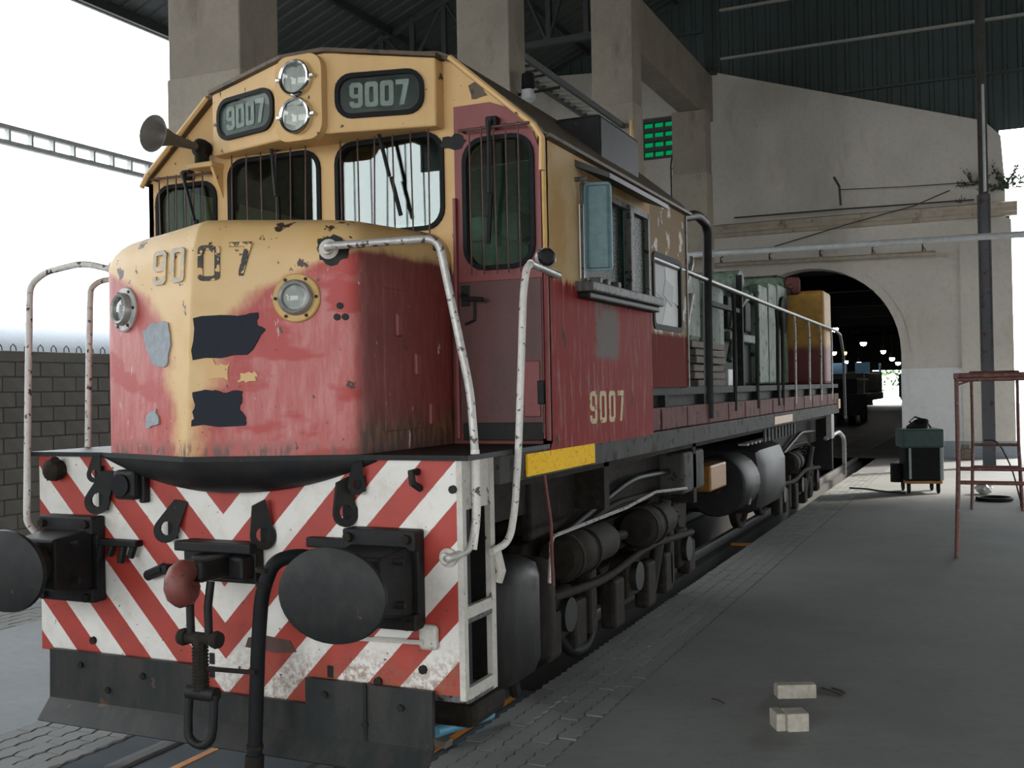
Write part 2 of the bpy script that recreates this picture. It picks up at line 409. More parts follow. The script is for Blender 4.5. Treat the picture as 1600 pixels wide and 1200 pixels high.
mt['orange_line'] = weathered('orange_floor_line', (.60, .22, .02), (.5, .18, .02), .6, 5, False)
mt['rail'] = weathered('rail_steel', (.05, .048, .045), (.07, .065, .06), .7, 4, False)
mt['column'] = concrete('column_concrete', (.25, .215, .172), (.20, .172, .138), 1.3, .3, (.155, .133, .106))
mt['column_low'] = concrete('column_concrete_lower', (.29, .255, .205), (.22, .195, .16), 1.8, .4, (.175, .15, .12))
mt['beam'] = concrete('beam_concrete', (.20, .17, .135), (.15, .128, .105), 1.5, .3)
mt['arch_wall'] = concrete('whitewashed_masonry', (.60, .555, .50), (.53, .49, .44), .7, .6, (.47, .425, .37))
mt['arch_low'] = concrete('smooth_whitewash', (.70, .70, .69), (.64, .64, .64), .5, .15)
mt['arch_base'] = plain('grey_wall_base', (.30, .33, .36), .8)
mt['cornice'] = concrete('cornice_plaster', (.42, .37, .30), (.34, .29, .235), 2.5, .6, (.15, .12, .09))
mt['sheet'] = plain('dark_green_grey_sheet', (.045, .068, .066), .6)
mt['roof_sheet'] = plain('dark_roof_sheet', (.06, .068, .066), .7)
mt['girt'] = plain('pale_girt_steel', (.40, .40, .36), .6)
mt['girt_dark'] = plain('dark_girt_steel', (.055, .065, .065), .6)
mt['truss'] = plain('dark_truss_steel', (.030, .036, .036), .6)
mt['pipe'] = weathered('pale_pipe', (.52, .54, .54), (.42, .44, .44), .5, 2, False)
mt['pipe_warm'] = weathered('cream_conduit', (.42, .37, .30), (.34, .29, .23), .6, 2, False)
mt['post'] = weathered('grimy_steel_post', (.06, .055, .05), (.10, .09, .08), .6, 2, True, (.10, .035, .025), .38)
mt['post_blue'] = weathered('blue_painted_post', (.09, .11, .14), (.13, .11, .10), .6, 2, True, (.10, .04, .03), .4)
mt['block'] = concrete('breeze_block', (.27, .255, .23), (.22, .208, .188), 2.5, .5)
mt['paver_bed'] = concrete('paver_bed', (.165, .168, .165), (.14, .142, .14), 2, .3)
mt['mortar'] = concrete('wall_mortar', (.15, .14, .125), (.12, .112, .10), 2, .4)
mt['pale_wagon'] = plain('pale_wagon_paint', (.50, .54, .60), .6, var=.1)
mt['green_pane'] = glass_mat('green_translucent_pane', (.015, .22, .12), .3)
mt['hall_dark'] = plain('dark_hall_paint', (.03, .03, .03), .9)  # one near-black colour for the whole hall interior
mt['lamp_on'] = emit('lamp_light', (1, .97, .9), 60)
mt['lamp_warm'] = emit('lamp_light_warm', (1, .55, .15), 14)
mt['scaffold'] = weathered('rusty_red_tube', (.15, .05, .04), (.21, .11, .09), .6, 6, False, (.26, .24, .22), .36)
mt['cart_green'] = weathered('dark_green_cart', (.02, .05, .047), (.03, .065, .06), .5, 4, False)
mt['cart_dark'] = weathered('cart_black', (.010, .010, .010), (.014, .014, .014), .8, 4, False, spec=.15)
mt['cart_grey'] = plain('cart_grey_panel', (.30, .33, .34), .5)
mt['wood'] = weathered('pale_timber', (.42, .39, .33), (.33, .30, .25), .8, 6, False)
mt['twig'] = plain('dark_twig', (.05, .045, .04), .8)
mt['leaf'] = plain('weed_leaf', (.05, .08, .035), .7)
mt['tree_leaf'] = plain('yard_tree_leaf', (.10, .16, .06), .7)
mt['bag'] = plain('pale_plastic', (.45, .46, .45), .35)
mt['blue_far'] = plain('faded_blue', (.08, .18, .30), .6)
mt['wire'] = plain('wire_dark', (.05, .045, .04), .6)

# ================================================================ THE SETTING
def structure(o, label=None): o['kind'] = 'structure'; (label and o.__setitem__('label', label)); return o
# floor: concrete slabs right and left of the track, yard ground beyond
m = MB()
m.box(1.56, 22, -14, 24.1, -.25, 0)
floor = structure(m.build('floor', mt['floor']), 'grey concrete shop floor beside the track')
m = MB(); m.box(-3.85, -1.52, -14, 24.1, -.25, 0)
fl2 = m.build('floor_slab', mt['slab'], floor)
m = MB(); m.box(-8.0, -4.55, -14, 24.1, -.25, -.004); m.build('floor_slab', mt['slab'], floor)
m = MB(); m.box(-.81, .99, -14, 1.75, -1.2, -.012)
pit = structure(m.build('floor_track_bed', mt['pit_floor']), 'blue grey painted floor between the rails')
for x in (-.64, .40): MB().box(x, x+.24, 1.75, 70, -1.2, -.1).build('rail_beam', mt['pit_wall'], pit)
MB().box(-.81, .99, 1.75, 24.1, -1.3, -1.15).build('pit_bottom', mt['pit_wall'], pit)
for x in (-.87, .99): MB().box(x, x+.06, 1.75, 24.1, -1.2, -.03).build('pit_side', mt['pit_wall'], pit)
MB().box(-.81, .99, 24.1, 70, -.3, -.03).build('hall_bed', mt['pit_wall'], pit)
for z_ in (-.06, -.30, -.54): MB().box(.66, .99, 8.7-z_*0, 8.76, z_-.03, z_).build('pit_rung', mt['orange_line'], pit)
for x, ye in ((-.25, 1.74), (.875, 1.6)):
    m = MB(); m.box(x, x+.045, -6, ye, -.02, -.008); m.build('painted_line', mt['orange_line'], pit)
for x in (-.535, .465):
    m = MB(); m.bbox(x, x+.07, -12, 68, -.1, .004, .008); m.build('rail', mt['rail'], pit)
    m = MB(); m.box(x-.06, x+.0, -12, 1.74, -.02, -.009); m.build('flangeway', mt['black_steel'], pit)
m = MB(); m.box(-120, 120, -80, 160, -1.8, -1.32)
structure(m.build('floor_yard', mt['yard']), 'pale dusty ground outside the shed')
m = MB(); m.box(-60, -8.0, -40, 60, -.3, -.02); structure(m.build('floor_forecourt', mt['yard']), 'pale open yard left of the block wall')
m = MB(); m.box(22, 60, -40, 60, -.3, -.02); m.build('floor_yard_right', mt['yard']).__setitem__('kind', 'structure')
m = MB(); m.box(-8.0, 22, -60, -14, -.3, -.01); structure(m.build('floor_apron', mt['floor']), 'grey concrete apron in front of the shed')

# zig-zag paving stones along the track: one mesh, many stones
def zig(L, W, z=.0):
    # interlocking stone, long side along x (the track's y after rotation)
    k = W*.16
    P = [(0, 0), (L*.25, k), (L*.5, 0), (L*.75, k), (L, 0), (L, W), (L*.75, W+k), (L*.5, W), (L*.25, W+k), (0, W)]
    return P
PL, PW = .215, .112
m = MB(); m.plate([(x, y) for x, y in zig(PL-.008, PW-.008)], [], -.06, 0, Matrix.Identity(4))
stone = m.build('paver', mt['paver'], floor, loc=(0, 0, -5)); stone_used = [False]
mortar = MB(); mortar.box(1.05, 1.56, -14, 24.1, -.25, -.015); mortar.box(.99, 1.06, -14, 24.1, -.029, -.016); mortar.box(-1.52, -.81, -14, 24.1, -.25, -.015); mortar.box(-4.55, -3.85, -14, 24.1, -.25, -.015)
mortar.build('paver_bed', mt['paver_bed'], floor)
far_stones = MB(); NP = [0]
def lay(x0, x1, y0, y1, ymax_ind):
    j = 0; y = y0
    nx = int(round((x1-x0)/PW))
    for i in range(nx):
        y = y0-(PL/2 if i % 2 else 0)
        while y < y1:
            x = x0+(x1-x0)*(i+1)/nx-.006
            dz = random.uniform(-.004, .003)
            if y < ymax_ind:
                if not stone_used[0]: stone_used[0] = True; stone.location = (x, y, dz); stone.rotation_euler = (0, 0, PI/2)
                else: inst(stone, floor, (x, y, dz), (0, 0, PI/2))
                NP[0] += 1
            else:
                far_stones.plate(zig(PL-.008, PW-.008), [], -.03, 0, Matrix.Translation((x, y, dz)) @ Matrix.Rotation(PI/2, 4, 'Z'))
            y += PL
lay(.99, 1.56, .3, 19, 8.2)
lay(-1.52, -.81, -.9, 7, .75)
lay(-4.55, -3.85, 1.2, 9, 3.6)
fs = far_stones.build('paving_beyond', mt['paver'], floor); fs['kind'] = 'stuff'

# arched end wall of the old workshop
YW = 24.1
ar = [(-2.86, 0)]
for i in range(25):
    t = PI-PI*i/24; ar.append((-.615+2.245*math.cos(t), 2.7+2.245*math.sin(t)))
ar.append((1.63, 0))
outer = [(-16, 0)] + ar + [(4.22, 0), (4.22, 5.85), (4.10, 5.9), (4.10, 6.75), (4.03, 7.92), (3.66, 8.33), (-3.25, 10.55), (-5.0, 10.85), (-16, 11.6)]
def gable(x):
    pts = [(-16, 11.6), (-5.0, 10.85), (-3.25, 10.55), (3.66, 8.33), (4.05, 8.1)]
    for (a, za), (b, zb) in zip(pts, pts[1:]):
        if a <= x <= b: return za+(zb-za)*(x-a)/(b-a)
    return 8.1
wins = [rrect(-5.75, -4.15, 8.28, 9.45, .02, 1), rrect(-7.6, -6.0, 8.28, 9.45, .02, 1)]
m = MB(); m.plate(outer, wins, -.6, 0, M_front(YW))
wall_back = structure(m.build('wall_back', mt['arch_wall']), 'whitewashed masonry end wall with a round arch')
# raised arch ring, pilaster, smooth lower panel and grey base
ring = []
for i in range(25):
    t = PI*i/24; ring.append((-.615+2.44*math.cos(t), 2.7+2.44*math.sin(t)))
for i in range(25):
    t = PI-PI*i/24; ring.append((-.615+2.246*math.cos(t), 2.7+2.246*math.sin(t)))
m = MB(); m.plate(ring, [], 0, .05, M_front(YW)); m.build('arch_moulding', mt['arch_wall'], wall_back)
m = MB(); m.plate([(1.66, .42), (3.55, .42), (3.55, 2.25), (1.70, 2.25)], [], 0, .035, M_front(YW)); m.build('lower_panel', mt['arch_low'], wall_back)
m = MB(); m.box(1.64, 4.26, YW-.05, YW, 0, .42); m.build('wall_base', mt['arch_base'], wall_back)
m = MB(); m.box(3.05, 4.22, YW-.09, YW, .42, 5.85); m.build('pilaster', mt['arch_wall'], wall_back)
m = MB(); m.box(1.62, 1.78, YW-.07, YW, 0, 2.25); m.build('jamb', mt['arch_low'], wall_back)
def cornice(x0, x1):
    prof = [(0, 5.93), (-.05, 5.95), (-.06, 6.03), (-.11, 6.05), (-.12, 6.13), (-.18, 6.18), (-.20, 6.25), (0, 6.30)]
    m = MB(); n = len(prof)
    P = [(x, YW+y, z) for x in (x0, x1) for y, z in prof]
    F = [(i, (i+1) % n, n+(i+1) % n, n+i) for i in range(n)]+[tuple(range(n)), tuple(range(2*n-1, n-1, -1))]
    return m.add(P, F)
structure(cornice(-14, 4.36).build('trim_1', mt['cornice']), 'weathered plaster cornice across the end wall')

# high windows with rows of green translucent panes
for k, (x0, x1) in enumerate(((-5.75, -4.15), (-7.6, -6.0))):
    f = MB()
    for x in (x0, x1-.05): f.box(x, x+.05, YW+.1, YW+.2, 8.28, 9.45)
    for z in (8.28, 9.40): f.box(x0, x1, YW+.1, YW+.2, z, z+.05)
    wo = structure(f.build('window_%d' % (k+1), mt['girt_dark']), ('green glazed high window above the wall ladder', 'dark high window between the concrete columns')[k])
    for i in range(5):
        for j in range(4):
            xa = x0+.05+i*.30; za = 8.33+j*.27
            b = MB(); b.box(xa+.015, xa+.285, YW+.13, YW+.16, za+.055, za+.25)
            b.build('pane', mt['green_pane'], wo)
    b = MB()
    for i in range(1, 5): b.box(x0+.05+i*.30-.02, x0+.05+i*.30+.02, YW+.1, YW+.2, 8.3, 9.42)
    b.build('mullions', mt['girt_dark'], wo)
    b = MB()
    for j in range(0, 5): b.box(x0+.05, x1-.05, YW+.09, YW+.21, 8.30+j*.27-.04, 8.30+j*.27+.085)
    b.build('transoms', mt['girt_dark'], wo)

# corrugated gable cladding above the masonry: one sheet after another
gab = structure(empty('wall_gable', (0, YW+.35, 0)), 'dark ribbed sheet cladding above the masonry wall')
SW = .34
def sheet_mesh():
    m = MB(); prof = [(0, 0), (.10, 0), (.13, -.035), (.21, -.035), (.24, 0), (SW, 0), (SW, .006), (0, .006)]
    n = len(prof); P = [(x, y, z) for z in (0, 1) for x, y in prof]
    F = [(i, (i+1) % n, n+(i+1) % n, n+i) for i in range(n)]+[tuple(range(n)), tuple(range(2*n-1, n-1, -1))]
    return m.add(P, F)
sh = None; x = -13.0; ZT = 13.6
while x < 15:
    z0 = min(gable(x), gable(x+SW))-.5 if x < 3.9 else 8.12
    top = 9.5+.40*(x+12)+.2 if x < 1 else 15.1-.425*(x-2)
    top = min(top, ZT+1.5); z0 = min(z0, top-.3)
    if sh is None: sh = sheet_mesh().build('cladding_sheet', mt['sheet'], gab, loc=(x, 0, z0)); sh.scale = (1, 1, top-z0)
    else: inst(sh, gab, (x, 0, z0), scale=(1, 1, top-z0))
    x += SW
for (xa, xb, z, mm) in ((-2.9, 9, 12.2, 'girt'), (-2.9, 9, 10.86, 'girt'), (.05, 9, 9.52, 'girt_dark'), (-12, -3.4, 11.7, 'girt_dark')):
    m = MB(); m.box(xa, xb, -.14, -.04, z, z+.06); m.build('girt', mt[mm], gab)
m = MB(); m.box(.05, .09, -.10, -.06, 9.55, 10.86); m.build('girt', mt['girt_dark'], gab)

# roof: two ribbed slopes
ZE, XE, XR, ZR, XR2, ZR2 = 9.56, -12.0, 2.0, 15.1, 22.0, 6.6
ROOF_Y0 = -22.0
def slope(xa, za, xb, zb, name, lab):
    m = MB(); y = ROOF_Y0; P = []; 
    prof = []
    while y < YW+.6: prof += [(y, 0), (y+.2, 0), (y+.24, .04), (y+.30, .04), (y+.34, 0)]; y += .36
    n = len(prof)
    for (x, z) in ((xa, za), (xb, zb)): P += [(x, yy, z+dz) for yy, dz in prof]
    F = [(i, i+1, n+i+1, n+i) for i in range(n-1)]
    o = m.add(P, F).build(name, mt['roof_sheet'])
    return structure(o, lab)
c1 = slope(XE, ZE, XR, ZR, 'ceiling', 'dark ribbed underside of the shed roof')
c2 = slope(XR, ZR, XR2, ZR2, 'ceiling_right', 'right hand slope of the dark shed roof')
for k in range(6):
    x = XE+.15+k*2.6; z = ZE+(ZR-ZE)*(x-XE)/(XR-XE)
    m = MB(); m.box(x-.04, x+.04, ROOF_Y0, YW, z-.2, z-.03); m.build('purlin', mt['truss'], c1)
m = MB(); m.box(XE-.06, XE+.02, ROOF_Y0, YW, ZE-.12, ZE+.05); m.build('eave_gutter', mt['truss'], c1)
m = MB(); m.box(7, 22, ROOF_Y0+.1, ROOF_Y0+.3, 0, 8.6); structure(m.build('wall_front_blocker', mt['sheet']), 'unseen wall added to block light from the front right')  # out of view, added to cut light on the locomotive side
m = MB(); m.box(13.2, 22, YW, YW+.2, 0, 8.3); structure(m.build('wall_back_blocker', mt['sheet']), 'unseen end wall added to block light from the rear right')  # out of view, added to narrow the light gap at the rear right
m = MB(); m.box(21.9, 22.1, ROOF_Y0, YW+.5, 2.8, 6.6); structure(m.build('wall_right_blocker', mt['sheet']), 'unseen strip added to limit light from the right side')  # out of view, added so less light enters from the right
m = MB(); m.box(-12.1, -11.9, 13.4, YW+.5, 0, 9.5); structure(m.build('wall_left_far', mt['sheet']), 'dark sheeted side wall at the far left of the shed')
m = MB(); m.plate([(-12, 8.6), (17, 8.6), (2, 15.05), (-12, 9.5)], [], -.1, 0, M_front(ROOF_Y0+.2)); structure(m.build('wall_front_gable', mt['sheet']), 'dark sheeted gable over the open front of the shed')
# roof truss seen high up between the first two columns
tr = empty('roof_truss', (0, 17.5, 0)); tag(tr, 'dark lattice roof truss high behind the first concrete column', 'truss')
def bar(p, q, r=.05): return MB().cyl(p, q, r, 6)
MB().box(-11.3, -3.3, -.07, .07, 9.62, 9.76).build('bottom_chord', mt['truss'], tr)
MB().add([(-11.3, -.07, 9.72), (-11.3, .07, 9.72), (-3.3, .07, 12.6), (-3.3, -.07, 12.6), (-11.3, -.07, 9.80), (-11.3, .07, 9.80), (-3.3, .07, 12.74), (-3.3, -.07, 12.74)], [(0,1,2,3),(7,6,5,4),(0,3,7,4),(1,5,6,2),(0,4,5,1),(2,6,7,3)]).build('top_chord', mt['truss'], tr)
for i, xx in enumerate((-10.4, -9.55, -8.7, -7.85, -7.0, -6.1, -5.2, -4.3)):
    zt = 9.75+(xx+11.9)*.335
    MB().box(xx-.06, xx+.06, -.05, .05, 9.7, zt).build('upright', mt['truss'], tr)
    xn = xx+.86; zn = 9.75+(xn+11.9)*.335
    (bar((xx, 0, zt), (xn, 0, 9.72)) if i % 2 else bar((xx, 0, 9.72), (xn, 0, zn))).build('diagonal', mt['truss'], tr)

# concrete columns, all of one casting, in a row left of the locomotive
XC, CW, CD = -2.6, .85, .58
lab = ['concrete column of the same row standing left of the buffer, out of frame', 'concrete column at the open front of the shed, out of frame', 'nearest and palest concrete column, rising behind the horn', 'second concrete column, behind the right number board',
       'third concrete column, above the cab side window', 'farthest concrete column, short, carrying the end of the beam']
for k, (y, brk, top) in enumerate(((-2.52, 4.93, 11.6), (-8.47, 4.93, 11.6), (3.43, 4.93, 11.6), (9.5, 6.3, 12.4), (15.39, 7.52, 12.4), (21.23, 7.2, 8.75))):
    c = tag(empty('concrete_column', (XC-CW/2, y+CD/2, 0)), lab[k], 'column', 'row of concrete columns')
    g = .015
    MB().bbox(-CW/2-g, CW/2+g, -CD/2-g, CD/2+g, 0, brk, .02).build('lower_shaft', mt['column_low'], c)
    MB().bbox(-CW/2, CW/2, -CD/2, CD/2, brk-.01, top, .015).build('upper_shaft', mt['column'], c)
    MB().bbox(-CW/2-.03, CW/2+.03, -CD/2-.03, CD/2+.03, 0, .3, .02).build('plinth', mt['column_low'], c)
b = MB().bbox(-3.3, -2.72, 15.95, 22.6, 8.75, 9.92, .03).build('concrete_beam', mt['beam'])
tag(b, 'heavy concrete beam resting on the farthest column', 'beam')
p = MB().box(-2.80, -2.62, 22.2, 22.4, 9.95, 13.1).box(-2.85, -2.57, 22.1, 22.5, 9.92, 9.98).build('steel_stub_post', mt['truss'])
tag(p, 'dark steel post standing on the end of the concrete beam', 'post')

# breeze block boundary wall on the left, each block its own piece
XB = -8.0
core = MB().box(XB-.2, XB-.01, -2, 22, -.02, 2.5)
wall_left = structure(core.build('wall_left', mt['mortar']), 'grey breeze block boundary wall')
blk = None; BL, BH = .40, .2
for j in range(12):
    for i in range(15):
        y = 3.9+i*BL+(BL/2 if j % 2 else 0); z = .0+j*BH+.1
        loc = (XB+random.uniform(-.006, .006), y, z)
        if blk is None: blk = MB().bbox(-.08, .012, -BL/2+.008, BL/2-.008, -BH/2+.008, BH/2-.008, .008).build('block', mt['block'], wall_left, loc=loc)
        else: inst(blk, wall_left, loc)
far = MB()
for j in range(12):
    for i in range(30):
        y = 9.9+i*BL+(BL/2 if j % 2 else 0)
        if y < 21.7: far.box(XB-.08, XB+.012, y-BL/2+.008, y+BL/2-.008, j*BH+.008, j*BH+.192)
    for i in range(14):
        y = 3.5-i*BL+(BL/2 if j % 2 else 0); far.box(XB-.08, XB+.012, y-BL/2+.008, y+BL/2-.008, j*BH+.008, j*BH+.192)
o = far.build('blocks_beyond', mt['block'], wall_left); o['kind'] = 'stuff'
MB().bbox(XB-.21, XB+.03, -2, 22, 2.40, 2.54, .012).build('coping', mt['block'], wall_left)
hk = MB()
for i in range(9):
    y = 5.3+i*.22
    hk.tube([(XB-.1, y, 2.5), (XB-.1, y, 2.6), (XB-.1, y+.04, 2.64), (XB-.1, y+.08, 2.60), (XB-.1, y+.09, 2.55)], .008, 5)
hk.build('wire_hooks', mt['wire'], wall_left)

nb = tag(empty('reflection_blocker', (-27, -20, 0)), 'unseen shed form added to darken the cab window reflections', 'blocker')  # unseen, added so the cab windows reflect something dark
MB().box(-2, 2, -13, 10, 0, 11).build('blocker_wall', mt['sheet'], nb); MB().add([(-2.4, -13.4, 11), (2.4, -13.4, 11), (0, -13.4, 12.6), (-2.4, 10.4, 11), (2.4, 10.4, 11), (0, 10.4, 12.6)], [(0,1,2),(5,4,3),(0,3,4,1),(1,4,5,2),(2,5,3,0)]).build('blocker_roof', mt['roof_sheet'], nb)
for y_ in (-8, -1, 6): MB().box(2.0, 2.06, y_-1.5, y_+1.5, 0, 4).build('blocker_door', mt['girt_dark'], nb)
# pale wagon standing beyond the block wall
wg = tag(empty('covered_wagon', (-15.2, 13, 0)), 'pale blue white round topped wagon behind the block wall', 'wagon')
prof = [(1.2, .9), (1.25, 2.6), (1.2, 3.0), (1.0, 3.35), (.7, 3.58), (.35, 3.72), (0, 3.76)]
prof = prof+[(-a, b) for a, b in reversed(prof[:-1])]
m = MB(); n = len(prof); P = [(a, y, b) for y in (-8, 8) for a, b in prof]
m.add(P, [(i, (i+1) % n, n+(i+1) % n, n+i) for i in range(n)]+[tuple(range(n)), tuple(range(2*n-1, n-1, -1))]).build('body', mt['pale_wagon'], wg, smooth=40)
MB().box(-.25, .25, -7.6, -2.6, 3.74, 3.80).build('roof_walkway', mt['pale_wagon'], wg)
for y in (-6, -4.2, 4.2, 6):
    for s in (-1, 1): MB().lathe([(.44, 0), (.46, .04), (.43, .05), (.43, .13)], (s*.55, y, .44), (s, 0, 0), 18).build('wheel', mt['dark_steel'], wg)
MB().box(-1.1, 1.1, -8, 8, .78, .95).build('underframe', mt['dark_steel'], wg)

# ladder-like cable tray in the sky on the left
def tray(name, x, z, y0, y1, w, hgt, step, lab, mm):
    t = tag(empty(name, (x, (y0+y1)/2, z)), lab, 'cable tray')
    L = (y1-y0)/2
    for dz in (0, hgt): MB().box(-w/2, w/2, -L, L, dz-.035, dz+.035).build('chord', mt[mm], t)
    n = int((y1-y0)/step); src = None
    for i in range(n+1):
        if src is None: src = MB().box(-w/2, w/2, -.02, .02, .03, hgt-.03).build('batten', mt[mm], t, loc=(0, -L+i*step, 0))
        else: inst(src, t, (0, -L+i*step, 0))
    return t
tray('lattice_rail', -10, 5.84, 0, 20, .10, .24, .42, 'two bar lattice rail crossing the white sky on the left', 'pipe')
tray2 = tag(empty('cable_ladder', (-3.0, 12.735, 7.05)), 'steel ladder shaped tray between second and third column', 'cable tray')
for dx in (-.2, .2): MB().box(dx-.03, dx+.03, -2.62, 2.62, -.05, .05).build('side_rail', mt['girt_dark'], tray2)
src = None
for i in range(18):
    y = -2.5+i*.29
    if src is None: src = MB().box(-.2, .2, -.02, .02, -.02, .02).build('rung', mt['girt'], tray2, loc=(0, y, 0))
    else: inst(src, tray2, (0, y, 0))
# hanging flood lamp on the second column
fl_ = tag(empty('flood_lamp', (-2.42, 9.75, 6.1)), 'small black and white hanging lamp beside the second column', 'lamp')
MB().lathe([(.03, .45), (.09, .42), (.10, .22), (.07, .20)], (0, 0, 0), (0, 0, 1), 14).build('lamp_cap', mt['cart_dark'], fl_, smooth=40)
MB().lathe([(.05, .21), (.10, .18), (.11, .05), (.05, 0)], (0, 0, 0), (0, 0, 1), 14).build('lamp_shade', mt['pipe'], fl_, smooth=40)
MB().cyl((-.155, 0, .14), (.5, 0, .16), .02, 6).build('arm', mt['cart_dark'], fl_)

# steel stanchion near the right edge
st = tag(empty('steel_stanchion', (3.62, 21.0, 0)), 'tall grimy steel stanchion in front of the arch wall', 'post')
MB().box(-.09, .09, -.015, .015, 2.3, 13).box(-.10, -.08, -.10, .10, 2.3, 13).box(.08, .10, -.10, .10, 2.3, 13).build('upper_section', mt['post'], st)
MB().box(-.12, .12, -.018, .018, 0, 6.0).box(-.135, -.115, -.12, .12, 0, 6.0).box(.115, .135, -.12, .12, 0, 6.0).build('lower_section', mt['post_blue'], st)
MB().box(-.22, .22, -.2, .2, 0, .03).build('base_plate', mt['post'], st)
MB().cyl((.03, -.14, 6.05), (.03, -.14, 8.4), .03, 8).build('downpipe', mt['pipe'], st)
# pipes along the arch wall
def pipe(name, x0, x1, y, z0, z1, r, mm, lab, brackets=()):
    t = tag(empty(name, ((x0+x1)/2, y, (z0+z1)/2)), lab, 'pipe')
    hx = (x1-x0)/2; hz = (z1-z0)/2
    MB().cyl((-hx, 0, -hz), (hx, 0, hz), r, 10).build('pipe_run', mt[mm], t, smooth=50)
    for bx in brackets:
        lx = bx-(x0+x1)/2
        MB().tube([(lx, .02, 0), (lx, .02, .22), (lx+.02, YW-y-.02, .26)], .018, 5).build('bracket', mt['rust'], t)
        MB().tube([(lx+.08, YW-y-.02, .02), (lx, 0, .16)], .012, 5).build('brace', mt['rust'], t)
    MB().cyl((-hx*.4, 0, -hz*.4), (-hx*.4+.12, 0, -hz*.4), r*1.25, 10).build('coupling', mt[mm], t)
    return t
pipe('overhead_pipe', -6, 5.85, 20.7, 5.13, 5.02, .075, 'pipe', 'long pale overhead pipe crossing in front of arch wall')
pipe('bracketed_conduit', -4.2, 2.5, YW-.22, 5.20, 5.12, .06, 'pipe_warm', 'shorter cream conduit on brackets just above the arch', (-2.9, -1.6, -.3, 1.0, 2.2))
br = MB().tube([(.08, YW-.05, 7.28), (.24, YW-.35, 6.98), (.26, YW-.30, 6.5)], .03, 6)
br.build('wall_bracket', mt['wire'])
tag(bpy.data.objects['wall_bracket'], 'bent dark iron bracket sticking out of the upper wall', 'bracket')
o = MB().tube([(.27, YW-.3, 6.9), (1.8, YW-.28, 6.83), (3.5, YW-.2, 6.8)], .012, 5).build('stay_wire', mt['wire']); tag(o, 'thin level wire from the iron bracket to the right', 'wire')
o = MB().tube([(-1.5, YW-.02, 5.58), (-1.48, YW-.03, 5.6), (.6, YW-.22, 6.05), (2.0, YW-.22, 6.33), (2.8, YW-.04, 6.66), (2.85, YW-.02, 6.68)], .014, 5).build('slanting_wire', mt['wire']); tag(o, 'thin wire slanting up across the cornice', 'wire')
o = MB().tube([(-2.5, YW-.25, 6.42), (0, YW-.3, 6.4), (3.4, YW-.25, 6.36)], .02, 5).build('cornice_cable', mt['wire']); tag(o, 'dark cable lying along the cornice edge', 'wire')
# weeds growing out of the wall corner
def weed(x, z, y, n, s, lab):
    t = tag(empty('wall_weed', (x, y, z)), lab, 'plant', 'weeds on the masonry corner'); lf = MB(); stm = MB()
    for i in range(n):
        a = random.uniform(0, 2*PI); e = random.uniform(-.1, 1.2); L = s*random.uniform(.5, 1)
        d = Vector((math.cos(a)*math.cos(e), math.sin(a)*math.cos(e)*.7, math.sin(e)))
        stm.tube([(0, 0, 0), d*L*.5, d*L+Vector((0, 0, -.05*L))], .008, 4)
        for k in range(9):
            c = d*L*(.35+.65*k/8); q = Vector((random.uniform(-1,1), random.uniform(-1,1), random.uniform(-1,1))).normalized(); r2 = q.cross(d).normalized(); h = s*.09
            lf.add([c, c+q*h+r2*h*.4, c+q*h*2.0, c+q*h-r2*h*.4], [(0,1,2,3)])
    stm.build('stem', mt['twig'], t); o = lf.build('leaves', mt['leaf'], t); o['kind'] = 'stuff'
weed(4.1, 6.6, YW-.1, 34, .75, 'bushy weed sprouting from the outer wall corner')
weed(3.38, 6.75, YW-.1, 16, .5, 'sparse weed left of the steel stanchion')
weed(3.1, 6.33, YW-.15, 8, .22, 'tiny weed on top of the cornice')
# wall ladder under the green window
ld = tag(empty('wall_ladder', (-3.95, YW-.35, 6.3)), 'narrow dark wall ladder below the green window', 'ladder')
for dx in (-.24, .24): MB().tube([(dx, 0, -.6), (dx, 0, 1.7), (dx*.9, .15, 2.1), (dx*.9, .3, 2.15)], .022, 6).build('stile', mt['truss'], ld)
for i in range(9): MB().cyl((-.24, 0, -.4+i*.25), (.24, 0, -.4+i*.25), .014, 6).build('rung', mt['truss'], ld)

# dark hall behind the arch
hd = mt['hall_dark']
hall = structure(MB().box(-9.2, -9, YW+.6, 92, -.3, 6.3).build('wall_hall_left', hd), 'dark left wall of the hall behind the arch')
structure(MB().box(4.0, 4.2, YW+.6, 92, -.3, 6.3).build('wall_hall_right', hd), 'dark right wall of the hall behind the arch')
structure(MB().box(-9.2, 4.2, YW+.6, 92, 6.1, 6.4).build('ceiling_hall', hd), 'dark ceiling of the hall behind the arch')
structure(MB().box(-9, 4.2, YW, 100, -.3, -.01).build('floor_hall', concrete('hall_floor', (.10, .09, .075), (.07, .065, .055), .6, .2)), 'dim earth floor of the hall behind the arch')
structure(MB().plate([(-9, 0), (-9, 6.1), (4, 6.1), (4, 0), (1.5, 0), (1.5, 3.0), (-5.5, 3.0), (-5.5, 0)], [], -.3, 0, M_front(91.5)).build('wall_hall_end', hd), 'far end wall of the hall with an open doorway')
for k in range(7):
    y = 30+k*8.5; MB().box(-9, 4, y-.12, y+.12, 5.5, 6.1).build('beam', hd, bpy.data.objects['ceiling_hall'])
lamps = [(-2.01, 40, 4.14, 0), (-1.52, 46, 3.74, 0), (-3.34, 50, 3.46, 0), (-2.90, 50.5, 3.46, 1), (-1.18, 52, 3.51, 0), (-3.71, 58, 3.16, 0), (-3.22, 60, 3.11, 0), (-.61, 50, 3.09, 0), (-.78, 56, 2.97, 0)]
